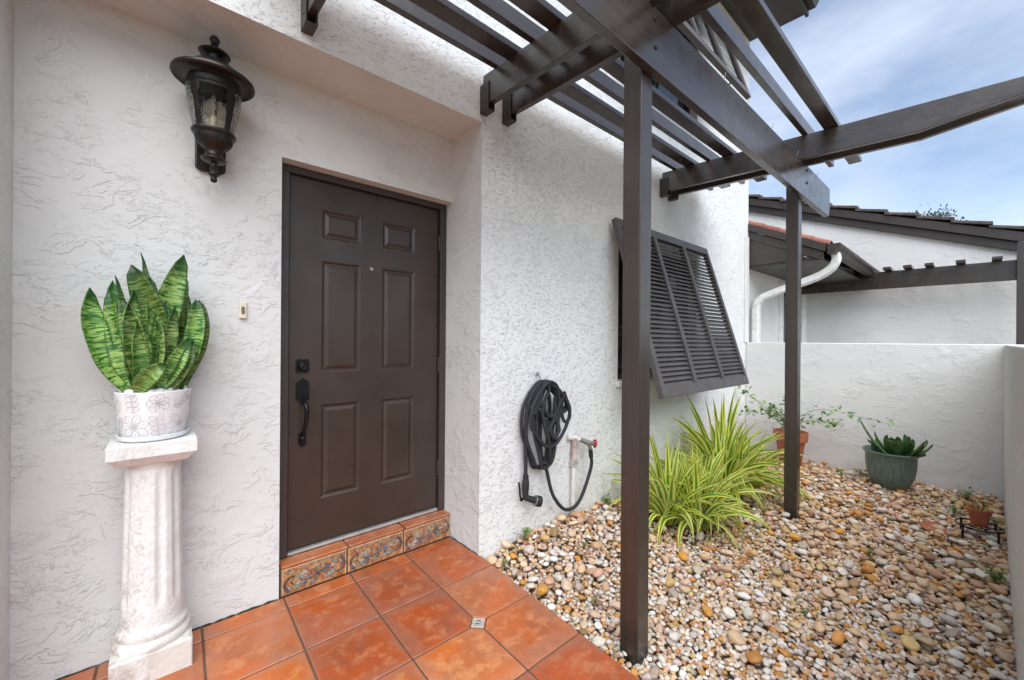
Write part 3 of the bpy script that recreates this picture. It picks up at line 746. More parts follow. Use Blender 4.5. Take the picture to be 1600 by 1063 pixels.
cage.build('cage', IRON, lan, smooth=True, angle=40)
for k in range(4):
    ac = R(45) + R(-8) + (k + .5) * math.pi / 2; gm = MB()
    zz = np.linspace(2.2, 2.4, 8)
    prof = [(cr(z) + .001 + .010 * math.sin(math.pi * (z - 2.19) / .25), z) for z in zz]
    full = prof + [(r - .004, z) for r, z in prof[::-1]] + [prof[0]]
    gm.lathe(full, 12, LC, a0=ac - .62, a1=ac + .62); gm.build('glass_panel', SEED, lan, smooth=True, angle=60)
lz([(0, 2.198), (.060, 2.199), (.078, 2.204), (.081, 2.197), (.077, 2.189), (.068, 2.184), (.066, 2.17), (.060, 2.155), (.049, 2.142), (.037, 2.133), (.030, 2.124), (.029, 2.11), (.034, 2.098), (.046, 2.090), (.047, 2.086), (.038, 2.078), (.020, 2.072), (0, 2.07)], 48,
   lambda a, z: 1 + (.035 * math.cos(24 * a) if 2.10 < z < 2.182 else 0)).build('cup', IRON, lan, smooth=True, angle=50)
lz([(0, 2.075), (.014, 2.07), (.012, 2.058), (.015, 2.054), (.012, 2.049), (.015, 2.044), (.011, 2.038), (.012, 2.032), (.022, 2.026), (.022, 2.022), (.013, 2.017), (.011, 2.008), (.013, 2.0), (.009, 1.992), (0, 1.989)], 20).build('pendant', IRON, lan, smooth=True, angle=50)
bp = MB(); bp.prism([(.128, 2.09), (.145, 2.075), (.225, 2.075), (.242, 2.09), (.242, 2.26), (.225, 2.285), (.145, 2.285), (.128, 2.26)], lambda x, z: (x, LY - .001, z), lambda x, z: (x, LY - .022, z)); bp.build('back_plate', IRON, lan, bevel=.006)
MB().tube(smooth_path([(.185, LY - .02, 2.13), (.185, LY - .06, 2.115), (.185, LY - .11, 2.14)], 6), [.016] * 13, 10).build('arm', IRON, lan, smooth=True)
BULB = glass('bulb_glass', (1, .97, .88), .0)
BULB.node_tree.nodes['Principled BSDF'].inputs['IOR'].default_value = 1.25
sk_ = MB(); sk_.tube([(LC[0], LC[1], 2.195), (LC[0], LC[1], 2.235)], .016, 12)
for k in range(3):
    a = k * 2.094 + .3; sk_.tube([(LC[0] + .022 * math.cos(a), LC[1] + .022 * math.sin(a), 2.20), (LC[0] + .022 * math.cos(a), LC[1] + .022 * math.sin(a), 2.265)], .009, 10)
sk_.build('socket', plain('socket_ivory', (.5, .42, .28), .5), lan, smooth=True)
for k in range(3):
    a = k * 2.094 + .3; b = MB(); b.lathe([(.006, 2.265), (.013, 2.285), (.015, 2.30), (.012, 2.32), (.005, 2.345), (0, 2.352)], 14, (LC[0] + .022 * math.cos(a), LC[1] + .022 * math.sin(a), 0))
    b.build('bulb', BULB, lan, smooth=True); fl = MB(); fl.tube([(LC[0] + .022 * math.cos(a) + .003 * math.cos(q), LC[1] + .022 * math.sin(a) + .003 * math.sin(q), 2.27 + .0045 * q) for q in range(9)], .0016, 5); fl.build('filament', plain('amber_filament', (.7, .42, .12), .4), lan, smooth=True)

# doorbell
db = empty('doorbell', (.314, LY, 1.45), 'small cream doorbell button on the wall left of the door', 'doorbell')
d1 = MB(); d1.box(.299, .329, LY - .018, LY - .001, 1.413, 1.491); d1.build('housing', CREAM, db, bevel=.005, seg=3)
d2 = MB(); d2.prism([(.314 + .0075 * math.cos(t), 1.452 + (.011 if math.sin(t) > 0 else -.011) + .0075 * math.sin(t)) for t in np.linspace(0, 2 * math.pi, 20, endpoint=False)], lambda x, z: (x, LY - .0185, z), lambda x, z: (x, LY - .021, z))
d2.build('button', plain('bell_button', (.16, .12, .09), .4), db, bevel=.001)

# ------------------------------------------------------------------ pedestal and pot
PCX, PCY = -.002, 2.203
ped = empty('pedestal', (PCX, PCY, 0), 'weathered white plaster column pedestal standing by the entry wall', 'pedestal')
PL = NM('weathered_plaster'); _p = PL.objc(); n1 = PL.noise(_p, 9, 5, .65, .4); n2 = PL.noise(_p, 70, 4, .7)
sp = PL.n('ShaderNodeSeparateXYZ', {'Vector': _p}).outputs
stain = PL.math('MULTIPLY', PL.math('MULTIPLY', PL.step(n1, .40, .62), PL.step(n2, .35, .62)), PL.step(sp['X'], .05, -.05))
stain = PL.math('MULTIPLY', stain, PL.step(sp['Z'], .75, .2, .45, 1.))
c = PL.mix(PL.step(n1, .3, .7), (.68, .68, .65), (.77, .785, .765)); c = PL.mix(PL.math('MULTIPLY', PL.step(n2, .52, .74), .35), c, (.54, .48, .41)); c = PL.mix(PL.math('MULTIPLY', PL.math('MULTIPLY', PL.step(n1, .35, .55), PL.step(sp['Z'], .24, .12)), .5), c, (.48, .42, .34))
c = PL.mix(PL.math('MULTIPLY', stain, .75), c, (.33, .28, .23))
c = PL.mix(PL.math('MULTIPLY', PL.step(PL.noise(_p, 5, 3), .5, .7), .3), c, (.68, .61, .53))
PL.set(Base_Color=c, Roughness=.85).bump(PL.math('ADD', n2, n1), .0035); PL = PL.m
HB = .122
pl = MB()
def sq(h, z): return [(PCX - h, PCY - h, z), (PCX + h, PCY - h, z), (PCX + h, PCY + h, z), (PCX - h, PCY + h, z)]
def loft(mb, secs):
    for a, b in zip(secs[:-1], secs[1:]): mb.add(a + b, [(i, (i + 1) % 4, 4 + (i + 1) % 4, 4 + i) for i in range(4)])
    mb.add(secs[0], [(3, 2, 1, 0)]); mb.add(secs[-1], [(0, 1, 2, 3)])
loft(pl, [sq(HB, .0), sq(HB, .105), sq(HB - .012, .112)]); pl.build('plinth', PL, ped, bevel=.006)
sh = MB()
def flute(a, z):
    if z < .26 or z > .80: return 1
    e = min(1, (z - .26) / .03, (.80 - z) / .03); return 1 - .07 * max(0, e) * max(0, math.cos(10 * a + .9)) ** .6
prof = [(.0, .10), (.118, .105), (.122, .118), (.122, .130), (.116, .140), (.108, .146), (.110, .154), (.112, .164), (.109, .174), (.101, .182), (.099, .19), (.098, .22)] + [(.098 - .012 * t, .22 + .58 * t) for t in np.linspace(.02, 1, 40)] + [(.086, .805), (.089, .812), (.096, .824), (.104, .836), (0, .838)]
sh.lathe(prof, 120, (PCX, PCY, 0), flute); sh.build('shaft', PL, ped, smooth=True, angle=60)
cp = MB(); loft(cp, [sq(.104, .832), sq(.130, .862), sq(.133, .866), sq(.133, .912), sq(.130, .915)]); cp.build('capital', PL, ped, bevel=.004)

pot = empty('planter_pot', (PCX, PCY, .915), 'white floral pot of banded snake plant on the plaster pedestal', 'potted plant')
POTW = NM('white_glazed_clay'); _p = POTW.objc(); POTW.set(Base_Color=POTW.mix(POTW.noise(_p, 20, 3), (.74, .73, .73), (.82, .81, .80)), Roughness=.5).bump(POTW.noise(_p, 120, 2), .0015); POTW = POTW.m
GROOVE = plain('pot_groove_wash', (.50, .49, .485), .7)
z0 = .917; QX, QY = PCX, PCY - .003
sa = MB(); sa.lathe([(0, z0), (.098, z0), (.108, z0 + .006), (.112, z0 + .02), (.108, z0 + .021), (.102, z0 + .010), (0, z0 + .008)], 48, (QX, QY, 0)); sa.build('saucer', POTW, pot, smooth=True, angle=40)
def pr_(z): t = (z - z0 - .009) / .18; return .093 + .026 * max(0, min(1, t)) ** .55
pf = [(0, z0 + .009)] + [(pr_(z0 + .009 + .18 * t), z0 + .009 + .18 * t) for t in np.linspace(0, 1, 16)] + [(pr_(z0 + .19) - .004, z0 + .192), (pr_(z0 + .19) - .010, z0 + .189), (.098, z0 + .16), (0, z0 + .158)]
pt = MB(); pt.lathe(pf, 64, (QX, QY, 0)); pt.build('pot', POTW, pot, smooth=True, angle=50)
en = MB()
def onpot(th, s_, t_): z = z0 + .1 + t_; z = min(max(z, z0 + .015), z0 + .186); r = pr_(z) + .0004; a = th + s_ / r; return (QX + r * math.cos(a), QY + r * math.sin(a), z)
def petal(th, s0, t0, ang, ln, wd):
    pts = []
    for k in range(14):
        q = 2 * math.pi * k / 14; x = ln * (.5 - .5 * math.cos(q)); y = wd * math.sin(q) * (1 - .25 * math.cos(q))
        pts.append(onpot(th, s0 + x * math.cos(ang) - y * math.sin(ang), t0 + x * math.sin(ang) + y * math.cos(ang)))
    en.tube(pts, .001, 4, closed=True)
    en.tube([onpot(th, s0 + ln * q * math.cos(ang), t0 + ln * q * math.sin(ang)) for q in (.1, .5, .8)], .0006, 4)
rnd = random.Random(3)
for k in range(9):
    th = -math.pi / 2 + (k - 4) * .69 + .1; up = k % 2
    t0 = -.040 if up else .048; big = .050 if up else .036
    for j in range(7): petal(th, 0, t0, j * .8976 + k, big, .0125)
    for rr_ in (.007, .011): en.tube([onpot(th, rr_ * math.cos(q), t0 + rr_ * math.sin(q)) for q in np.linspace(0, 6.28, 10, endpoint=False)], .0008, 4, closed=True)
    t1 = .05 if up else -.045; aa = rnd.uniform(.4, 2.5)
    en.tube([onpot(th, .04 * q * math.cos(aa), t1 + .04 * q * math.sin(aa)) for q in np.linspace(-1, 1, 8)], .0008, 4)
    for j in range(4):
        q = -.8 + .5 * j
        for sg in (-1, 1): petal(th, .04 * q * math.cos(aa), t1 + .04 * q * math.sin(aa), aa + sg * .85, .027, .0075)
en.build('floral_relief', GROOVE, pot, smooth=True)['kind'] = 'stuff'
so_ = MB(); so_.lathe([(0, z0 + .165), (.10, z0 + .165), (0, z0 + .1655)], 24, (QX, QY, 0)); so_.build('soil', SOIL, pot)
WST = plain('white_stone', (.76, .75, .74), .45)
for k in range(26):
    a = rnd.uniform(0, 6.28); r = rnd.uniform(.02, .096); 
    if k < 16: a = rnd.uniform(-math.pi, 0); r = rnd.uniform(.07, .095)
    q = rnd.uniform(.011, .017); s1 = MB(); c_ = (QX + r * math.cos(a), QY + r * math.sin(a), z0 + .184 + rnd.uniform(0, .014)); s1.blob(c_, q * 1.2, q, q * .8, Matrix.Rotation(rnd.uniform(0, 3), 3, 'Z'), 10, 7)
    s1.build('white_stone', WST, pot, smooth=True, angle=None)

# leaves ------------------------------------------------------------
def snake_mat(name, dark, light, olive=False, sc=1.):
    m = NM(name); u = m.uv(); sp = m.n('ShaderNodeSeparateXYZ', {'Vector': u}).outputs; p = m.objc(); rn = m.rnd()
    off = m.n('ShaderNodeCombineXYZ', {'X': m.math('MULTIPLY', rn, 9.), 'Y': m.math('MULTIPLY', rn, 5.), 'Z': 0.}).outputs[0]
    v = m.n('ShaderNodeVectorMath', {0: m.map(u, (.28, 9.5, 1)), 1: off}, operation='ADD').outputs[0]
    n1 = m.noise(v, 5.5 * sc, 5, .62, .55); n2 = m.noise(m.map(v, (1, 1, 1)), 1.0, 3)
    b = m.step(n1, .43, .56); c = m.mix(b, dark, light)
    c = m.mix(m.math('MULTIPLY', m.step(n2, .45, .65), .55), c, dark)
    c = m.mix(m.step(sp['Y'], .80, .97), c, [x * .6 for x in dark])
    ed = m.math('ABSOLUTE', m.math('SUBTRACT', sp['X'], .5)); c = m.mix(m.math('MULTIPLY', m.step(ed, .44, .49), .6), c, [x * .5 for x in dark])
    hs = m.n('ShaderNodeHueSaturation', {'Hue': m.step(rn, 0, 1, .485, .51), 'Value': m.step(rn, 0, 1, .75, 1.2), 'Color': c}).outputs[0]
    m.set(Base_Color=hs, Roughness=.36, Specular_IOR_Level=.45, Subsurface_Weight=0.); m.bump(n1, .001); return m.m
SNAKE = snake_mat('snake_plant_leaf', (.022, .11, .014), (.31, .46, .11))
SNAKE2 = snake_mat('dark_snake_plant_leaf', (.016, .07, .018), (.14, .26, .08))
def leaf_mesh(name, mat, ln, wd, prof, bend, fold=.35, twist=0., seg=14, acr=6, thick=.0025, wave=0., sway=0.):
    m = MB(); vs = []; uv = []; pos = Vector((0, 0, 0)); ang = 0.
    for i in range(seg + 1):
        t = i / seg; ang = bend(t); hw = wd / 2 * prof(t); tw = twist * t
        T = Vector((math.sin(ang), 0, math.cos(ang))); Nn = Vector((math.cos(ang), 0, -math.sin(ang)))
        wdir = Vector((0, 1, 0)) * math.cos(tw) + Nn * math.sin(tw); nd = Nn * math.cos(tw) - Vector((0, 1, 0)) * math.sin(tw)
        for j in range(acr + 1):
            s_ = j / acr * 2 - 1
            q = pos + wdir * hw * s_ - nd * (fold * hw * (s_ * s_)) * 1.0 + nd * (wave * hw * math.sin(7 * t + 2.4 * s_)) + Vector((0, sway * math.sin(3 * t), 0))
            vs.append(q); uv.append((j / acr, t + 1e-4))
        pos = pos + T * (ln / seg)
    fs = [(i * (acr + 1) + j, i * (acr + 1) + j + 1, (i + 1) * (acr + 1) + j + 1, (i + 1) * (acr + 1) + j) for i in range(seg) for j in range(acr)]
    m.add(vs, fs, uv); return m.mesh(name, mat, True, angle=None)
def put_leaf(me, parent, loc, az, tilt, roll=0., thick=.003, name='leaf', scale=1.):
    o = bpy.data.objects.new(name, me); link(o, parent)
    o.location = Vector(loc) - WL[parent.name]
    o.rotation_mode = 'QUATERNION'
    o.rotation_quaternion = (Matrix.Rotation(az, 3, 'Z') @ Matrix.Rotation(tilt, 3, 'Y') @ Matrix.Rotation(roll, 3, 'Z')).to_quaternion(); o.scale = (scale,) * 3
    if thick:
        s_ = o.modifiers.new('solidify', 'SOLIDIFY'); s_.thickness = thick; s_.offset = 0
    return o
def sprof(t): 
    a = .42 + .58 * sm(t / .42); tip = 1 if t < .62 else math.sqrt(max(0, 1 - ((t - .62) / .38) ** 1.7)); return max(.015, a * tip)
def curve_leaf(parent, base, ctrl, tip, wd, face, twist, fold, mat, seg=16, acr=6, wave=.08):
    b, c, t_ = Vector(base), Vector(ctrl), Vector(tip); m = MB(); vs = []; uv = []
    for i in range(seg + 1):
        t = i / seg; p = b * (1 - t) ** 2 + c * 2 * t * (1 - t) + t_ * t * t; T = ((c - b) * (1 - t) + (t_ - c) * t).normalized()
        fd = Vector((math.cos(face + twist * t), math.sin(face + twist * t), 0)); wdir = T.cross(fd).normalized(); nd = wdir.cross(T).normalized(); hw = wd / 2 * sprof(t)
        for j in range(acr + 1):
            s_ = j / acr * 2 - 1; vs.append(p + wdir * hw * s_ + nd * (fold * hw * s_ * s_) + nd * (wave * hw * math.sin(9 * t + 2.2 * s_))); uv.append((j / acr, t + 1e-4))
    m.add(vs, [(i * (acr + 1) + j, i * (acr + 1) + j + 1, (i + 1) * (acr + 1) + j + 1, (i + 1) * (acr + 1) + j) for i in range(seg) for j in range(acr)], uv)
    o = m.build('leaf', mat, parent, smooth=True, angle=None); q = o.modifiers.new('solidify', 'SOLIDIFY'); q.thickness = .003; q.offset = 0; return o
# base, control and tip given as (x px, y px, depth offset) on the pot's own upright plane
def pp(x, y, d): return (-.113 + (x - 183) * .00199, QY + d, 1.105 + (612 - y) * .00265)
SNL = [((190, 612, -.02), (120, 545, -.03), (146, 461, -.01), .075, -80, .5, .5), ((200, 612, .0), (158, 540, .02), (176, 448, .02), .055, -100, .4, .6), ((196, 612, .04), (180, 520, .06), (178, 438, .07), .045, -70, .6, .5),
       ((243, 612, .0), (262, 520, .0), (203, 424, -.02), .098, -75, -.5, .55), ((240, 612, -.01), (238, 520, .02), (284, 400, -.01), .088, -110, .5, .5), ((224, 612, .05), (228, 500, .06), (216, 400, .06), .05, -60, .5, .5),
       ((232, 612, .06), (236, 510, .07), (230, 436, .07), .055, -95, .3, .5), ((262, 612, .03), (268, 520, .04), (283, 452, .05), .098, -95, .3, .45), ((270, 612, .06), (282, 510, .06), (288, 430, .06), .07, -100, -.3, .5),
       ((295, 612, -.02), (318, 540, -.02), (304, 470, -.01), .066, -120, .5, .6), ((298, 612, .02), (334, 530, .02), (310, 470, .02), .060, -60, -.4, .6), ((204, 612, -.05), (176, 530, -.06), (207, 462, -.05), .070, -70, .5, .6),
       ((208, 612, -.06), (216, 540, -.07), (193, 478, -.06), .072, -85, -.3, .55), ((216, 612, -.07), (205, 560, -.09), (212, 505, -.08), .068, -80, .6, .6), ((224, 612, -.07), (262, 560, -.09), (240, 505, -.08), .048, -60, 1.2, .5),
       ((203, 612, -.08), (215, 588, -.12), (256, 570, -.11), .062, -100, .2, .5), ((236, 612, -.06), (262, 590, -.09), (292, 530, -.08), .060, -110, .5, .55), ((264, 612, -.06), (285, 580, -.08), (298, 535, -.07), .052, -90, .4, .6),
       ((250, 612, .02), (250, 540, .03), (255, 470, .04), .070, -90, .2, .5), ((286, 612, .04), (300, 560, .05), (312, 500, .05), .060, -70, .3, .6), ((214, 612, .02), (205, 530, .02), (222, 462, .01), .075, -90, -.4, .55)]
for k in range(11):
    bx = 205 + 75 * rnd.random(); tx = bx + (bx - 240) * .55 + rnd.uniform(-14, 14); d = rnd.uniform(-.05, .06)
    SNL.append(((bx, 612, d), ((bx + tx) / 2 + rnd.uniform(-16, 16), 560, d), (tx, rnd.uniform(455, 560), d + rnd.uniform(-.03, .03)), rnd.uniform(.04, .065), rnd.uniform(-130, -50), rnd.uniform(-.9, .9), .6))
for b_, c_, t_, wd, fa, tw, fo in SNL:
    curve_leaf(pot, pp(b_[0] * .66 + 82, 616, b_[2]), pp(c_[0] * .88 + 29, c_[1], c_[2]), pp(*t_), wd * 1.0, R(fa), tw * 1.5, fo * 1.15, SNAKE, wave=rnd.uniform(.08, .26))

# ------------------------------------------------------------------ hose, pipe and tap
hose = empty('garden_hose', (1.98, FY, 1.03), 'black garden hose coiled on a wall hook with spray nozzle and tap end', 'hose')
HY = FY - .035
hk = MB(); hk.tube(smooth_path([(1.98, FY - .002, 1.075), (1.98, FY - .03, 1.075), (1.98, FY - .075, 1.03), (1.98, FY - .085, 1.06)], 5), .006, 8); hk.tube([(1.955, FY - .004, 1.085), (1.98, FY - .01, 1.10), (2.005, FY - .004, 1.085)], .004, 6)
hk.build('hook', STEEL, hose, smooth=True)
rr = random.Random(5)
coils = [(1.83, 2.17, .60, .10), (1.93, 2.10, .80, .06), (1.83, 2.08, .47, .018), (1.84, 2.10, .455, .045), (1.87, 2.10, .475, .075), (1.90, 2.08, .50, .06), (1.85, 2.20, .76, .05), (1.88, 2.19, .80, .085), (1.91, 2.18, .74, .03), (1.94, 2.10, .67, .09)]
for xl, xr_, zb, dy in coils:
    cx = (xl + xr_) / 2; y = FY - .02 - dy; jt = lambda s=.012: rr.uniform(-s, s)
    pts = [(1.985 + jt(), y, 1.035 + jt(.01)), (2.07 + jt(), y + jt(.01), .99 + jt()), (xr_ + jt(), y + jt(), .86 + jt(.03)), (xr_ - .015 + jt(), y, (zb + .86) / 2), (cx + .07, y + jt(), zb + .02), (cx - .03, y, zb + jt()), (xl + .05, y, zb + .09), (xl + jt(), y, (zb + .9) / 2 + .02), (xl + jt(), y + jt(), .88 + jt(.02)), (xl + .06 + jt(), y, .98 + jt())]
    t = MB(); t.tube(smooth_path(pts, 6, True), .0118, 10, closed=True); t.build('coil', HOSE, hose, smooth=True)
for k, pts in enumerate(([(2.05, .93), (2.06, .80), (2.00, .72), (2.04, .655), (2.09, .70), (2.07, .80), (2.11, .92)], [(2.13, .95), (2.13, .82), (2.15, .755), (2.19, .78), (2.195, .86), (2.15, .96)], [(1.93, .96), (1.89, .87), (1.86, .845), (1.84, .85), (1.87, .87), (1.93, .84), (1.95, .74), (1.99, .62), (2.02, .50)])):
    t = MB(); t.tube(smooth_path([(x, FY - .115 + .01 * math.sin(i * 1.7), z) for i, (x, z) in enumerate(pts)], 6), .0125, 10); t.build('coil', HOSE, hose, smooth=True)
t = MB(); t.tube(smooth_path([(1.86, FY - .05, .90), (1.842, FY - .045, .70), (1.85, FY - .04, .55), (1.852, FY - .04, .42)], 8), .0135, 10)
t.build('nozzle_tail', HOSE, hose, smooth=True)
t = MB(); t.tube(smooth_path([(1.99, FY - .03, .80), (2.005, FY - .03, .55), (2.04, FY - .05, .42), (2.09, FY - .06, .25), (2.19, FY - .065, .125), (2.29, FY - .068, .095), (2.38, FY - .07, .14), (2.46, FY - .075, .27), (2.50, FY - .08, .38), (2.485, FY - .085, .45)], 8), .0125, 10)
t.build('tap_tail', HOSE, hose, smooth=True)
cf = MB(); cf.tube([(2.487, FY - .085, .44), (2.478, FY - .086, .50)], .017, 12); cf.build('coupling', RUBBER, hose, smooth=True)
nz = MB()
nz.tube([(1.853, FY - .04, .425), (1.853, FY - .04, .405)], .020, 12)
nz.tube(smooth_path([(1.853, FY - .04, .405), (1.850, FY - .042, .34), (1.846, FY - .045, .29)], 4), [.018, .022, .024, .025, .024, .023, .022, .021, .020], 12)
nz.tube([(1.836, FY - .045, .285), (1.885, FY - .06, .262), (1.915, FY - .07, .250)], [.020, .022, .024], 12)
nzo = nz.build('nozzle', RUBBER, hose, smooth=True)
n2 = MB(); n2.tube([(1.908, FY - .068, .252), (1.916, FY - .071, .249)], .034, 18); n2.build('collar', STEEL, nzo, smooth=True)
n2 = MB(); n2.tube([(1.917, FY - .0715, .2485), (1.948, FY - .082, .238)], .036, 18); n2.build('spray_head', RUBBER, nzo, smooth=True)
n2 = MB(); n2.tube(smooth_path([(1.815, FY - .05, .275), (1.795, FY - .05, .30), (1.79, FY - .05, .35), (1.782, FY - .05, .395)], 5), .0065, 8); n2.blob((1.81, FY - .045, .275), .014, .012, .012); n2.build('trigger', BLACK, nzo, smooth=True)

tap = empty('water_tap', (2.34, FY, 0), 'pale standpipe with red handled garden tap on the white wall', 'tap')
p1 = MB(); p1.tube([(2.342, FY - .03, -.06), (2.352, FY - .03, .40)], .0165, 14); p1.build('pipe', PVC, tap, smooth=True)
p1 = MB(); p1.tube([(2.352, FY - .03, .40), (2.360, FY - .03, .595)], .0205, 14); p1.build('riser', plain('corroded_pipe', (.52, .40, .36), .6, var=.3), tap, smooth=True)
p1 = MB(); p1.tube([(2.352, FY - .03, .385), (2.352, FY - .03, .43)], .026, 14); p1.tube([(2.352, FY - .055, .41), (2.352, FY - .005, .41)], .020, 12)
for k in range(6): p1.blob((2.352 + .026 * math.cos(k), FY - .05, .41 + .02 * math.sin(k)), .008, .008, .008)
p1.build('fitting', plain('galvanised_fitting', (.5, .48, .46), .5, .5, var=.4), tap, smooth=True)
p1 = MB(); p1.tube([(2.30, FY - .012, .60), (2.362, FY - .03, .592), (2.40, FY - .05, .578)], .018, 12); p1.build('elbow', PVC, tap, smooth=True)
p1 = MB(); p1.tube([(2.395, FY - .05, .580), (2.46, FY - .08, .548)], [.017, .021], 12); p1.tube([(2.455, FY - .08, .552), (2.50, FY - .095, .542)], .015, 12); p1.tube([(2.47, FY - .083, .545), (2.476, FY - .086, .495)], .014, 12)
p1.build('spigot', BRASS, tap, smooth=True)
wh = MB(); c_ = Vector((2.515, FY - .10, .54)); ax = Vector((.85, -.4, -.2)).normalized(); e1_ = ax.orthogonal().normalized(); e2_ = ax.cross(e1_)
wh.tube([c_ + (e1_ * math.cos(q) + e2_ * math.sin(q)) * .026 * (1 + .1 * math.cos(5 * q)) for q in np.linspace(0, 6.283, 20, endpoint=False)], .0065, 8, closed=True)
for k in range(5): q = k * 1.2566; wh.tube([c_, c_ + (e1_ * math.cos(q) + e2_ * math.sin(q)) * .026], .004, 6)
wh.tube([c_ - ax * .012, c_ + ax * .008], .008, 10); wh.build('handwheel', REDP, tap, smooth=True)

# ------------------------------------------------------------------ strappy variegated plants
VAR = NM('variegated_blade'); u = VAR.uv(); sp = VAR.n('ShaderNodeSeparateXYZ', {'Vector': u}).outputs; rn = VAR.rnd()
ed = VAR.math('ABSOLUTE', VAR.math('SUBTRACT', sp['X'], .5))
k_ = VAR.noise(VAR.n('ShaderNodeVectorMath', {0: VAR.map(u, (9, .35, 1)), 1: VAR.n('ShaderNodeCombineXYZ', {'X': VAR.math('MULTIPLY', rn, 20.)}).outputs[0]}, operation='ADD').outputs[0], 1.6, 3)
ea = VAR.math('ADD', ed, VAR.math('MULTIPLY', VAR.math('SUBTRACT', k_, .5), .5))
c = VAR.mix(VAR.step(ea, .15, .25), (.12, .31, .025), (.84, .82, .17))
c = VAR.mix(VAR.math('MULTIPLY', VAR.step(rn, .45, .9), .6), c, VAR.mix(VAR.step(ea, .20, .28), (.20, .33, .05), (.78, .76, .38)))
VAR.set(Base_Color=c, Roughness=.42, Specular_IOR_Level=.4); 
tr = VAR.n('ShaderNodeBsdfTranslucent', {'Color': c}); ms = VAR.n('ShaderNodeMixShader', {0: .36})
VAR.t.links.new(VAR.b.outputs[0], ms.inputs[1]); VAR.t.links.new(tr.outputs[0], ms.inputs[2]); VAR.t.links.new(ms.outputs[0], VAR.t.nodes['Material Output'].inputs['Surface']); VAR = VAR.m
def bprof(t): return max(.02, (.55 + .45 * sm(t / .25)) * (1 - max(0, (t - .35) / .65) ** 1.6))
BL = []
for k in range(14):
    e = .2 + 2.6 * k / 13; BL.append((leaf_mesh('blade', VAR, 1.0, .080 + .014 * math.sin(k * 2.1), bprof, (lambda t, e=e: e * t ** 1.25), fold=-.22, twist=rnd.uniform(-1.3, 1.3), seg=12, acr=4), e))
def clump(name, base, crowns, label, seed):
    q = random.Random(seed); o = empty(name, base, label, 'plant', 'variegated strappy plants')
    for (cx, cy, hgt, n) in crowns:
        gz = surf(cx, cy) - .02
        for i in range(n):
            t = (i + .5) / n; me, e = BL[min(13, int(t * 13.99))]
            az = i * 2.39996 + q.uniform(-.3, .3); tilt = .05 + .55 * t + q.uniform(-.1, .1); ln = hgt * (1.0 - .18 * t) * q.uniform(.78, 1.1)
            r = .015 + .05 * t
            put_leaf(me, o, (cx + r * math.cos(az), cy + r * math.sin(az), gz), az, tilt, q.uniform(-.5, .5), 0, 'blade', ln)
    return o
clump('strappy_plant', (3.1, 1.5, -.03), [(2.96, 1.55, .68, 70), (3.22, 1.44, .64, 80), (3.06, 1.38, .58, 60)], 'front clump of yellow striped strappy leaves beside the near post', 21)
clump('strappy_plant', (4.08, 1.52, -.06), [(4.05, 1.60, .90, 74), (4.10, 1.46, .70, 80), (3.86, 1.52, .74, 66)], 'taller clump of yellow striped strappy leaves below the louvered shutter', 22)

# ------------------------------------------------------------------ pots at the back
def rim_pot(name, base, prof, mat, label, cat, n=40, soil_z=None, soil_r=0.1, mod=None):
    o = empty(name, base, label, cat); m = MB(); m.lathe([(r, base[2] + z) for r, z in prof], n, (base[0], base[1], 0), mod); m.build('pot', mat, o, smooth=True, angle=35)
    if soil_z is not None:
        q = MB(); q.lathe([(0, base[2] + soil_z), (soil_r, base[2] + soil_z - .002), (0, base[2] + soil_z - .004)], 20, (base[0], base[1], 0)); q.build('soil', SOIL, o)
    return o
tp_ = rim_pot('terracotta_pot', (5.56, 1.43, -.10), [(0, 0), (.098, 0), (.105, .01), (.142, .275), (.158, .278), (.165, .285), (.172, .37), (.172, .385), (.160, .388), (.152, .375), (.142, .33), (0, .328)], POTM, 'terracotta pot with a trailing vine behind the far post', 'potted plant', soil_z=.345, soil_r=.147)
LEAFG = NM('vine_leaf'); _p = LEAFG.objc(); LEAFG.set(Base_Color=LEAFG.mix(LEAFG.step(LEAFG.noise(_p, 9, 2), .35, .65), (.05, .15, .03), (.18, .32, .06)), Roughness=.5); LEAFG = LEAFG.m
STEM = plain('brown_stem', (.16, .11, .07), .8)
def spray(parent, paths, n_leaf, size, seed, mat=LEAFG, stem_r=.004, jit=.03):
    q = random.Random(seed); st = MB(); lf = MB()
    for pts in paths:
        P = smooth_path(pts, 8); k = len(P); st.tube(P, [stem_r * (1 - .75 * i / k) for i in range(k)], 5)
        for i in range(n_leaf):
            t = min(k - 1.01, k * ((i + .5) / n_leaf) ** .8); p = P[int(t)].lerp(P[min(k - 1, int(t) + 1)], t % 1) + Vector([q.gauss(0, jit) for _ in range(3)])
            d = Vector((q.gauss(0, 1), q.gauss(0, 1), q.gauss(-.2, .6))).normalized(); nrm = Vector((q.gauss(0, .5), q.gauss(0, .5), 1)).normalized(); s_ = d.cross(nrm).normalized()
            L_ = size * q.uniform(.6, 1.25); W_ = L_ * q.uniform(.5, .75); n_ = s_.cross(d)
            a = p; lf.add([a, a + d * L_ * .4 + s_ * W_ * .5 + n_ * L_ * .08, a + d * L_, a + d * L_ * .4 - s_ * W_ * .5 + n_ * L_ * .08, a + d * L_ * .45], [(0, 1, 4), (1, 2, 4), (2, 3, 4), (3, 0, 4)])
    st.build('stem', STEM, parent, smooth=True, angle=None); f = lf.build('foliage', mat, parent); f['kind'] = 'stuff'
pz = .27
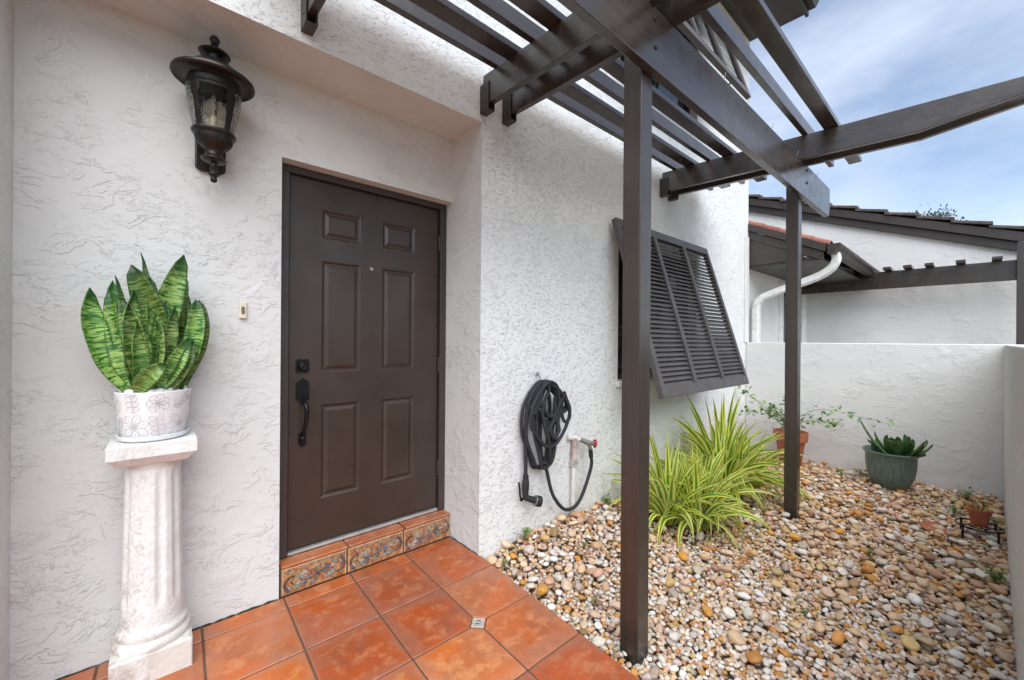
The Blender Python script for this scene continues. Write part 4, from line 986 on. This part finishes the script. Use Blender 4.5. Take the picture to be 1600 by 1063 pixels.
spray(tp_, [[(5.56, 1.43, .24), (5.55, 1.50, .42), (5.53, 1.66, .52), (5.52, 1.80, .62), (5.52, 1.90, .71), (5.52, 1.96, .73)], [(5.56, 1.43, .24), (5.54, 1.50, .40), (5.50, 1.64, .46), (5.48, 1.80, .47), (5.46, 1.90, .46)],
            [(5.56, 1.43, .24), (5.56, 1.38, .42), (5.54, 1.2, .56), (5.52, 1.0, .58), (5.48, .80, .55), (5.46, .58, .52)], [(5.56, 1.43, .24), (5.55, 1.3, .42), (5.53, 1.1, .44), (5.5, .96, .44)],
            [(5.56, 1.43, .24), (5.57, 1.45, .5), (5.58, 1.48, .66)], [(5.56, 1.43, .24), (5.5, 1.52, .46), (5.42, 1.58, .56)]], 46, .062, 4)
spray(tp_, [[(5.56, 1.45, .3), (5.54, 1.56, .5), (5.52, 1.66, .55)], [(5.56, 1.45, .3), (5.50, 1.55, .46), (5.45, 1.60, .42)]], 22, .06, 9, jit=.04)

GLZ = NM('green_glaze'); _p = GLZ.objc(); n1 = GLZ.noise(GLZ.map(_p, (30, 30, 2.0)), 3, 4, .6); GLZ.set(Base_Color=GLZ.ramp(n1, [(.3, (.04, .085, .075)), (.46, (.09, .155, .135)), (.58, (.15, .20, .17)), (.7, (.20, .15, .09))]), Roughness=.3).bump(n1, .002); GLZ = GLZ.m
gp = rim_pot('green_pot', (5.40, .556, -.10), [(0, 0), (.098, 0), (.115, .012), (.150, .07), (.172, .14), (.185, .24), (.190, .33), (.205, .352), (.213, .36), (.211, .372), (.200, .372), (.182, .35), (.172, .31), (0, .31)], GLZ, 'green glazed ribbed pot of dark leaves against the back wall', 'potted plant', 128, .325, .176,
             lambda a, z: 1 + (.012 * math.cos(40 * a) if -.06 < z < .22 else 0))
rnd2 = random.Random(12)
for k in range(26):
    az = rnd2.uniform(0, 6.28); ti = rnd2.uniform(.1, 1.2); ln = rnd2.uniform(.15, .29); cv = rnd2.uniform(-.1, .6)
    me = leaf_mesh('leaf', SNAKE2, ln, rnd2.uniform(.05, .075), sprof, (lambda t, cv=cv: cv * t), fold=.5, twist=rnd2.uniform(-.5, .5), seg=10, acr=4)
    put_leaf(me, gp, (5.40 + .06 * math.cos(az), .51 + .06 * math.sin(az), .235), az, ti, math.pi + rnd2.uniform(-.4, .4))
me = leaf_mesh('leaf', SNAKE2, .36, .055, sprof, (lambda t: .2 * t), fold=.6, seg=10, acr=4); put_leaf(me, gp, (5.40, .60, .235), R(100), .62, math.pi)

# plant stand with a small pot
SX_, SY_, SZ_ = 4.50, -.012, .0
stand = empty('plant_stand', (SX_, SY_, -.1), 'low black wire plant stand on the pebbles by the side wall', 'plant stand')
ring = MB(); cir = lambda r, z, n=32: [(SX_ + r * math.cos(2 * math.pi * i / n), SY_ + r * math.sin(2 * math.pi * i / n), z) for i in range(n)]
ring.tube(cir(.118, SZ_), .0055, 8, closed=True); ring.tube(cir(.05, SZ_ - .006, 20), .004, 6, closed=True)
for k in range(4):
    a = k * math.pi / 2 + .4; ring.tube([(SX_ - .118 * math.cos(a), SY_ - .118 * math.sin(a), SZ_ - .004), (SX_, SY_, SZ_ - .006), (SX_ + .118 * math.cos(a), SY_ + .118 * math.sin(a), SZ_ - .004)], .004, 6)
ring.build('ring', BLACK, stand, smooth=True)
for k in range(4):
    a = k * math.pi / 2 + .85; lg = MB(); lg.tube([(SX_ + .118 * math.cos(a), SY_ + .118 * math.sin(a), SZ_ + .012), (SX_ + .121 * math.cos(a), SY_ + .121 * math.sin(a), -.13)], .0065, 8); lg.build('leg', BLACK, stand, smooth=True)
sp_ = rim_pot('small_terracotta_pot', (SX_, SY_, .006), [(0, 0), (.040, 0), (.043, .004), (.054, .082), (.061, .084), (.065, .118), (.063, .121), (.056, .12), (.052, .10), (0, .098)], POTM, 'small terracotta pot with striped seedling leaves on the wire stand', 'potted plant', 32, .104, .053)
for k in range(9):
    az = rnd2.uniform(0, 6.28); me, e = BL[rnd2.randrange(2, 9)]; put_leaf(me, sp_, (SX_ + .02 * math.cos(az), SY_ + .02 * math.sin(az), .105), az, rnd2.uniform(.3, 1.0), 0, 0, 'leaf', rnd2.uniform(.06, .11))
# broken saucer lying in the stones
sa = MB(); sa.lathe([(0, 0), (.05, 0), (.070, .012), (.072, .02), (.067, .02), (.048, .008), (0, .007)], 28, (0, 0, 0)); so2 = sa.mesh('clay_saucer', POTM, True, angle=35)
o = link(bpy.data.objects.new('clay_saucer', so2)); o.location = (4.42, .215, surf(4.42, .215) - .012); o.rotation_euler = (.16, -.28, 0); tag(o, 'flat clay saucer half sunk in pebbles left of the wire stand', 'saucer')

# weeds
WEED = NM('weed_leaf'); _p = WEED.objc(); WEED.set(Base_Color=WEED.mix(WEED.noise(_p, 12, 2), (.05, .14, .02), (.16, .30, .05)), Roughness=.55); WEED = WEED.m
def weed(x, y, size, seed, label):
    z = surf(x, y) + .005; o = empty('weed', (x, y, z), label, 'weed'); q = random.Random(seed); ps = []
    for k in range(7):
        a = q.uniform(0, 6.28); r = size * q.uniform(.4, 1); ps.append([(x, y, z - .02), (x + r * .4 * math.cos(a), y + r * .4 * math.sin(a), z + size * q.uniform(.3, .6)), (x + r * math.cos(a), y + r * math.sin(a), z + size * q.uniform(.3, .9))])
    spray(o, ps, 7, size * .38, seed, WEED, .0018, size * .09)
WD = [(1.80, 1.93, .06, 'fuzzy green weed at the wall foot below the spray nozzle'), (1.58, 1.86, .03, 'tiny weed nearest the corner of the entry wall'), (2.08, 1.66, .035, 'small weed among pebbles in front of the coiled hose'),
      (2.72, 1.95, .07, 'grassy weed at the wall foot just left of the near post'), (5.45, .94, .06, 'flat weed by the back wall left of the green pot'), (5.62, .80, .08, 'upright weed close to the green pot on its left'),
      (5.55, .06, .08, 'bushy weed at the back wall right of the green pot'), (4.95, .12, .06, 'pale weed among pebbles behind the wire stand'), (4.8, -.10, .06, 'weed in the gap between the small pot and side wall'),
      (3.75, -.07, .07, 'weed at the side wall foot in front of the wire stand'), (1.72, 1.30, .028, 'tiny weed in white gravel at the patio edge'), (2.46, .56, .03, 'tiny weed in gravel right of the near post'), (3.5, .46, .035, 'lone small weed in the middle of the pebbles'), (3.45, 1.28, .05, 'low weed under the drooping strappy leaves')]
for i, (x, y, s_, lb) in enumerate(WD): weed(x, y, s_, 40 + i, lb)

# ------------------------------------------------------------------ neighbouring house
nb_ = empty('neighbour_house', (8.8, 2.0, -.2), 'neighbouring white stucco house with sloping dark rake and lean-to eave', 'house')
NX = 8.8
m = MB(); NY0, NY1 = -.9, 6.0
def gz(y): return 2.70 + (y + .35) * .393
m.add([(NX, NY0, -.3), (NX, NY1, -.3), (NX, NY1, gz(NY1)), (NX, NY0, gz(NY0))], [(3, 2, 1, 0)])
m.add([(NX, NY0, -.3), (NX + 6, NY0, -.3), (NX + 6, NY0, gz(NY0)), (NX, NY0, gz(NY0))], [(0, 1, 2, 3)])
m.add([(NX, NY0, gz(NY0)), (NX + 6, NY0, gz(NY0)), (NX + 6, NY1, gz(NY1)), (NX, NY1, gz(NY1))], [(0, 1, 2, 3)])
m.build('gable_wall', STUCCO_N, nb_)
m = MB(); nyf = FY + .03; wz0, wz1, wx0, wx1 = .3, 2.25, 7.25, 8.72
holes(m, [X1 + .001, wx0, wx1, NX - .002], [-.3, wz0, wz1, 2.84], [(wx0, wx1, wz0, wz1)], lambda u, z: (u, nyf, z))
m.build('front_wall', STUCCO_N, nb_)
m = MB()
for a, b, c, d in ((wx0, wx0 + .17, wz0, wz1), (wx1 - .26, wx1, wz0, wz1), (wx0 + .17, wx1 - .26, wz1 - .1, wz1), (wx0 + .17, wx1 - .26, wz0, wz0 + .1)): m.box(a, b, nyf - .03, nyf + .06, c, d)
wo = m.build('window', VINYL, nb_, bevel=.004)
MB().box(wx0 + .17, wx1 - .26, nyf + .03, nyf + .04, wz0 + .1, wz1 - .1).build('pane', PANE, wo)
MB().box(wx0 + .02, wx1 - .02, nyf + .07, nyf + .1, wz0 + .02, wz1 - .02).build('window_backing', DARK, nb_)
# rake of the gable roof
def rake(name, y0, y1, dz0, dz1, x0, x1, mat):
    q = MB(); q.prism([(y0, gz(y0) + dz0), (y1, gz(y1) + dz0), (y1, gz(y1) + dz1), (y0, gz(y0) + dz1)], lambda y, z: (x0, y, z), lambda y, z: (x1, y, z)); return q.build(name, mat, nb_, bevel=.004)
rake('rake_board', NY0, NY1, -.13, -.01, NX - .06, NX - .001, TRIM)
rake('rake_board', NY0, NY1, -.005, .125, NX - .10, NX - .001, TRIM)
DKT = plain('dark_roof_tile', (.10, .075, .068), .8, var=.3, bump=.004, bscale=40)
for k in range(17):
    y0 = -.85 + k * .36; y1 = y0 + .40; q = MB(); lift = .045
    q.prism([(y0, gz(y0) + .128 + lift), (y1, gz(y1) + .128), (y1, gz(y1) + .165), (y0, gz(y0) + .175 + lift)], lambda y, z: (NX - .13 + .01 * (k % 2), y, z), lambda y, z: (NX + .5, y, z)); q.build('roof_tile', DKT, nb_, bevel=.006)
rake('roof', NY0, NY1, .08, .126, NX + .0, NX + 6, DKT)
# lean-to eave over the front wall
LX0, LX1 = 5.93, 8.79
def lzz(y): return 2.90 - (2.03 - y) * .49
def slab(name, y0, y1, a, b, x0, x1, mat, bev=.004):
    q = MB(); q.prism([(y0, lzz(y0) + a), (y1, lzz(y1) + a), (y1, lzz(y1) + b), (y0, lzz(y0) + b)], lambda y, z: (x0, y, z), lambda y, z: (x1, y, z)); return q.build(name, mat, nb_, bevel=bev)
slab('lean_to_fascia', 1.18, 2.035, -.10, -.004, LX0 - .045, LX0, TRIM)
slab('lean_to_fascia', 1.20, 2.03, -.21, -.103, LX0 - .02, LX0, TRIM)
slab('lean_to_roof', 1.16, 2.04, -.05, -.012, LX0 + .001, LX1, TRIM)
MB().box(LX0 + .002, LX1, 1.22, 2.03, 2.30, 2.325).build('lean_to_soffit', TRIM, nb_)
q = MB(); q.prism([(1.40, 2.325), (2.03, 2.325), (2.03, lzz(2.03) - .21), (1.40, lzz(1.40) - .21)], lambda y, z: (LX0 - .012, y, z), lambda y, z: (LX0 + .01, y, z)); q.build('eave_panel', TRIM, nb_)
for k in range(5):
    y0 = 1.16 + k * .175
    for j in range(7):
        x = LX0 - .03 + j * .4
        if j > 1 and k > 0: continue
        t = MB(); pts = []
        for s_ in range(9):
            aa = math.pi * s_ / 8; pts.append((x + .1 - .1 * math.cos(aa), .055 * math.sin(aa)))
        vs = []
        for yy, dz in ((y0 - .02, .012), (y0 + .2, 0)):
            for xx, zz in pts: vs.append((xx, yy, lzz(yy) + zz + dz - .01))
            for xx, zz in pts[::-1]: vs.append((xx, yy, lzz(yy) + max(0, zz - .014) + dz - .01))
        n = 18; t.add(vs, [tuple(range(n))[::-1], tuple(range(n, 2 * n))] + [(i, (i + 1) % n, n + (i + 1) % n, n + i) for i in range(n)]); t.build('clay_tile', REDROOF, nb_)
gy = 1.16; gzt = lzz(1.16) - .012
q = MB(); q.prism([(gy, gzt), (gy, gzt - .105), (gy - .07, gzt - .105), (gy - .085, gzt - .06), (gy - .115, gzt - .03), (gy - .12, gzt), (gy - .11, gzt), (gy - .106, gzt - .026), (gy - .076, gzt - .054), (gy - .064, gzt - .096), (gy - .008, gzt - .096), (gy - .008, gzt)], lambda y, z: (LX0 - .05, y, z), lambda y, z: (LX1, y, z))
q.build('gutter', TRIM, nb_)
q = MB(); q.prism([(gy, gzt), (gy, gzt - .105), (gy - .07, gzt - .105), (gy - .085, gzt - .06), (gy - .115, gzt - .03), (gy - .12, gzt)], lambda y, z: (LX0 - .056, y, z), lambda y, z: (LX0 - .0505, y, z)); q.build('gutter_end', TRIM, nb_)
dn = empty('downspout', (6.05, 1.97, 1.3), 'white rain downspout curving down from the neighbour gutter', 'downspout')
q = MB(); dp = smooth_path([(6.06, 1.115, gzt - .09), (6.06, 1.11, gzt - .17), (6.06, 1.17, gzt - .27), (6.06, 1.33, gzt - .36), (6.06, 1.75, gzt - .50), (6.06, 1.91, gzt - .58), (6.06, 1.955, gzt - .70), (6.06, 1.957, 1.5), (6.06, 1.957, .0)], 6)
vs = []; P = dp
for i, p in enumerate(P):
    a = P[max(0, i - 1)]; b = P[min(len(P) - 1, i + 1)]; t_ = (b - a).normalized(); sx = Vector((1, 0, 0)); u_ = t_.cross(sx).normalized(); k = 1.0 + (.05 if (10 < i < 22 and i % 2) else 0)
    for c1, c2 in ((-1, -.7), (-.7, -1), (.7, -1), (1, -.7), (1, .7), (.7, 1), (-.7, 1), (-1, .7)): vs.append(p + sx * c1 * .055 * k + u_ * c2 * .042 * k)
q.add(vs, [(i * 8 + j, i * 8 + (j + 1) % 8, (i + 1) * 8 + (j + 1) % 8, (i + 1) * 8 + j) for i in range(len(P) - 1) for j in range(8)] + [tuple(range(8))])
q.build('pipe', VINYL, dn, smooth=True, angle=35)

# neighbour pergola
np_ = empty('neighbour_pergola', (8.3, -.3, 0), 'dark brown pergola beam and post in front of the neighbour wall', 'pergola')
q = MB(); q.box(8.38, 8.42, -.9, 2.03, 2.145, 2.41); q.build('beam', WOODY, np_, bevel=.004)
MB().box(8.28, 8.375, -.44, -.322, -.2, 2.62).build('post', WOODP, np_, bevel=.004)
for y in (1.42, 1.24, 1.10, .90, .68, .46, .16, -.16):
    MB().box(8.18, 8.795, y - .045, y + .045, 2.412, 2.45).build('slat', WOOD, np_, bevel=.003)

# ------------------------------------------------------------------ trees beyond the roof
BARK = plain('bark', (.12, .09, .06), .9)
def tree(base, top, crown_r, n, leaf, mat, label, seed):
    q = random.Random(seed); o = empty('tree', base, label, 'tree'); t = MB(); b = Vector(base); tp0 = Vector(top)
    t.tube(smooth_path([b, b.lerp(tp0, .5) + Vector((.1, .15, 0)), tp0 - Vector((0, 0, crown_r))], 5), [.16 - .1 * i / 10 for i in range(11)], 8)
    tips = []
    for k in range(26):
        a = q.uniform(0, 6.28); e = q.uniform(.1, 1.45); st = tp0 - Vector((0, 0, crown_r * q.uniform(.8, 1.4))); r = crown_r * q.uniform(.7, 1.0)
        tip = tp0 - Vector((0, 0, crown_r)) + Vector((r * math.cos(a) * math.cos(e), r * math.sin(a) * math.cos(e), r * math.sin(e))); tips.append((st, tip)); t.tube([st, st.lerp(tip, .5) + Vector((0, 0, -.05)), tip], [.03, .018, .006], 5)
    t.build('trunk', BARK, o, smooth=True); lf = MB()
    for i in range(n):
        st, tip = q.choice(tips); p = st.lerp(tip, q.uniform(.45, 1.03)) + Vector([q.gauss(0, crown_r * .11) for _ in range(3)])
        d = Vector((q.gauss(0, 1), q.gauss(0, 1), q.gauss(0, 1))).normalized(); s_ = d.orthogonal().normalized(); L_ = leaf * q.uniform(.6, 1.2)
        lf.add([p, p + d * L_ * .5 + s_ * L_ * .3, p + d * L_, p + d * L_ * .5 - s_ * L_ * .3], [(0, 1, 2, 3)])
    lf.build('crown', mat, o)
TL1 = plain('grey_green_foliage', (.06, .085, .06), .7, var=.4); TL2 = plain('bright_green_foliage', (.10, .20, .02), .6, var=.35)
tree((18.2, 1.2, -.2), (18.2, 1.15, 5.36), 1.3, 5000, .10, TL1, 'grey green tree top showing above the neighbour roof', 5)
tree((18.5, -1.6, -.2), (18.5, -2.0, 5.05), 1.5, 6000, .14, TL2, 'bright green tree at the right edge beyond the neighbour roof', 6)
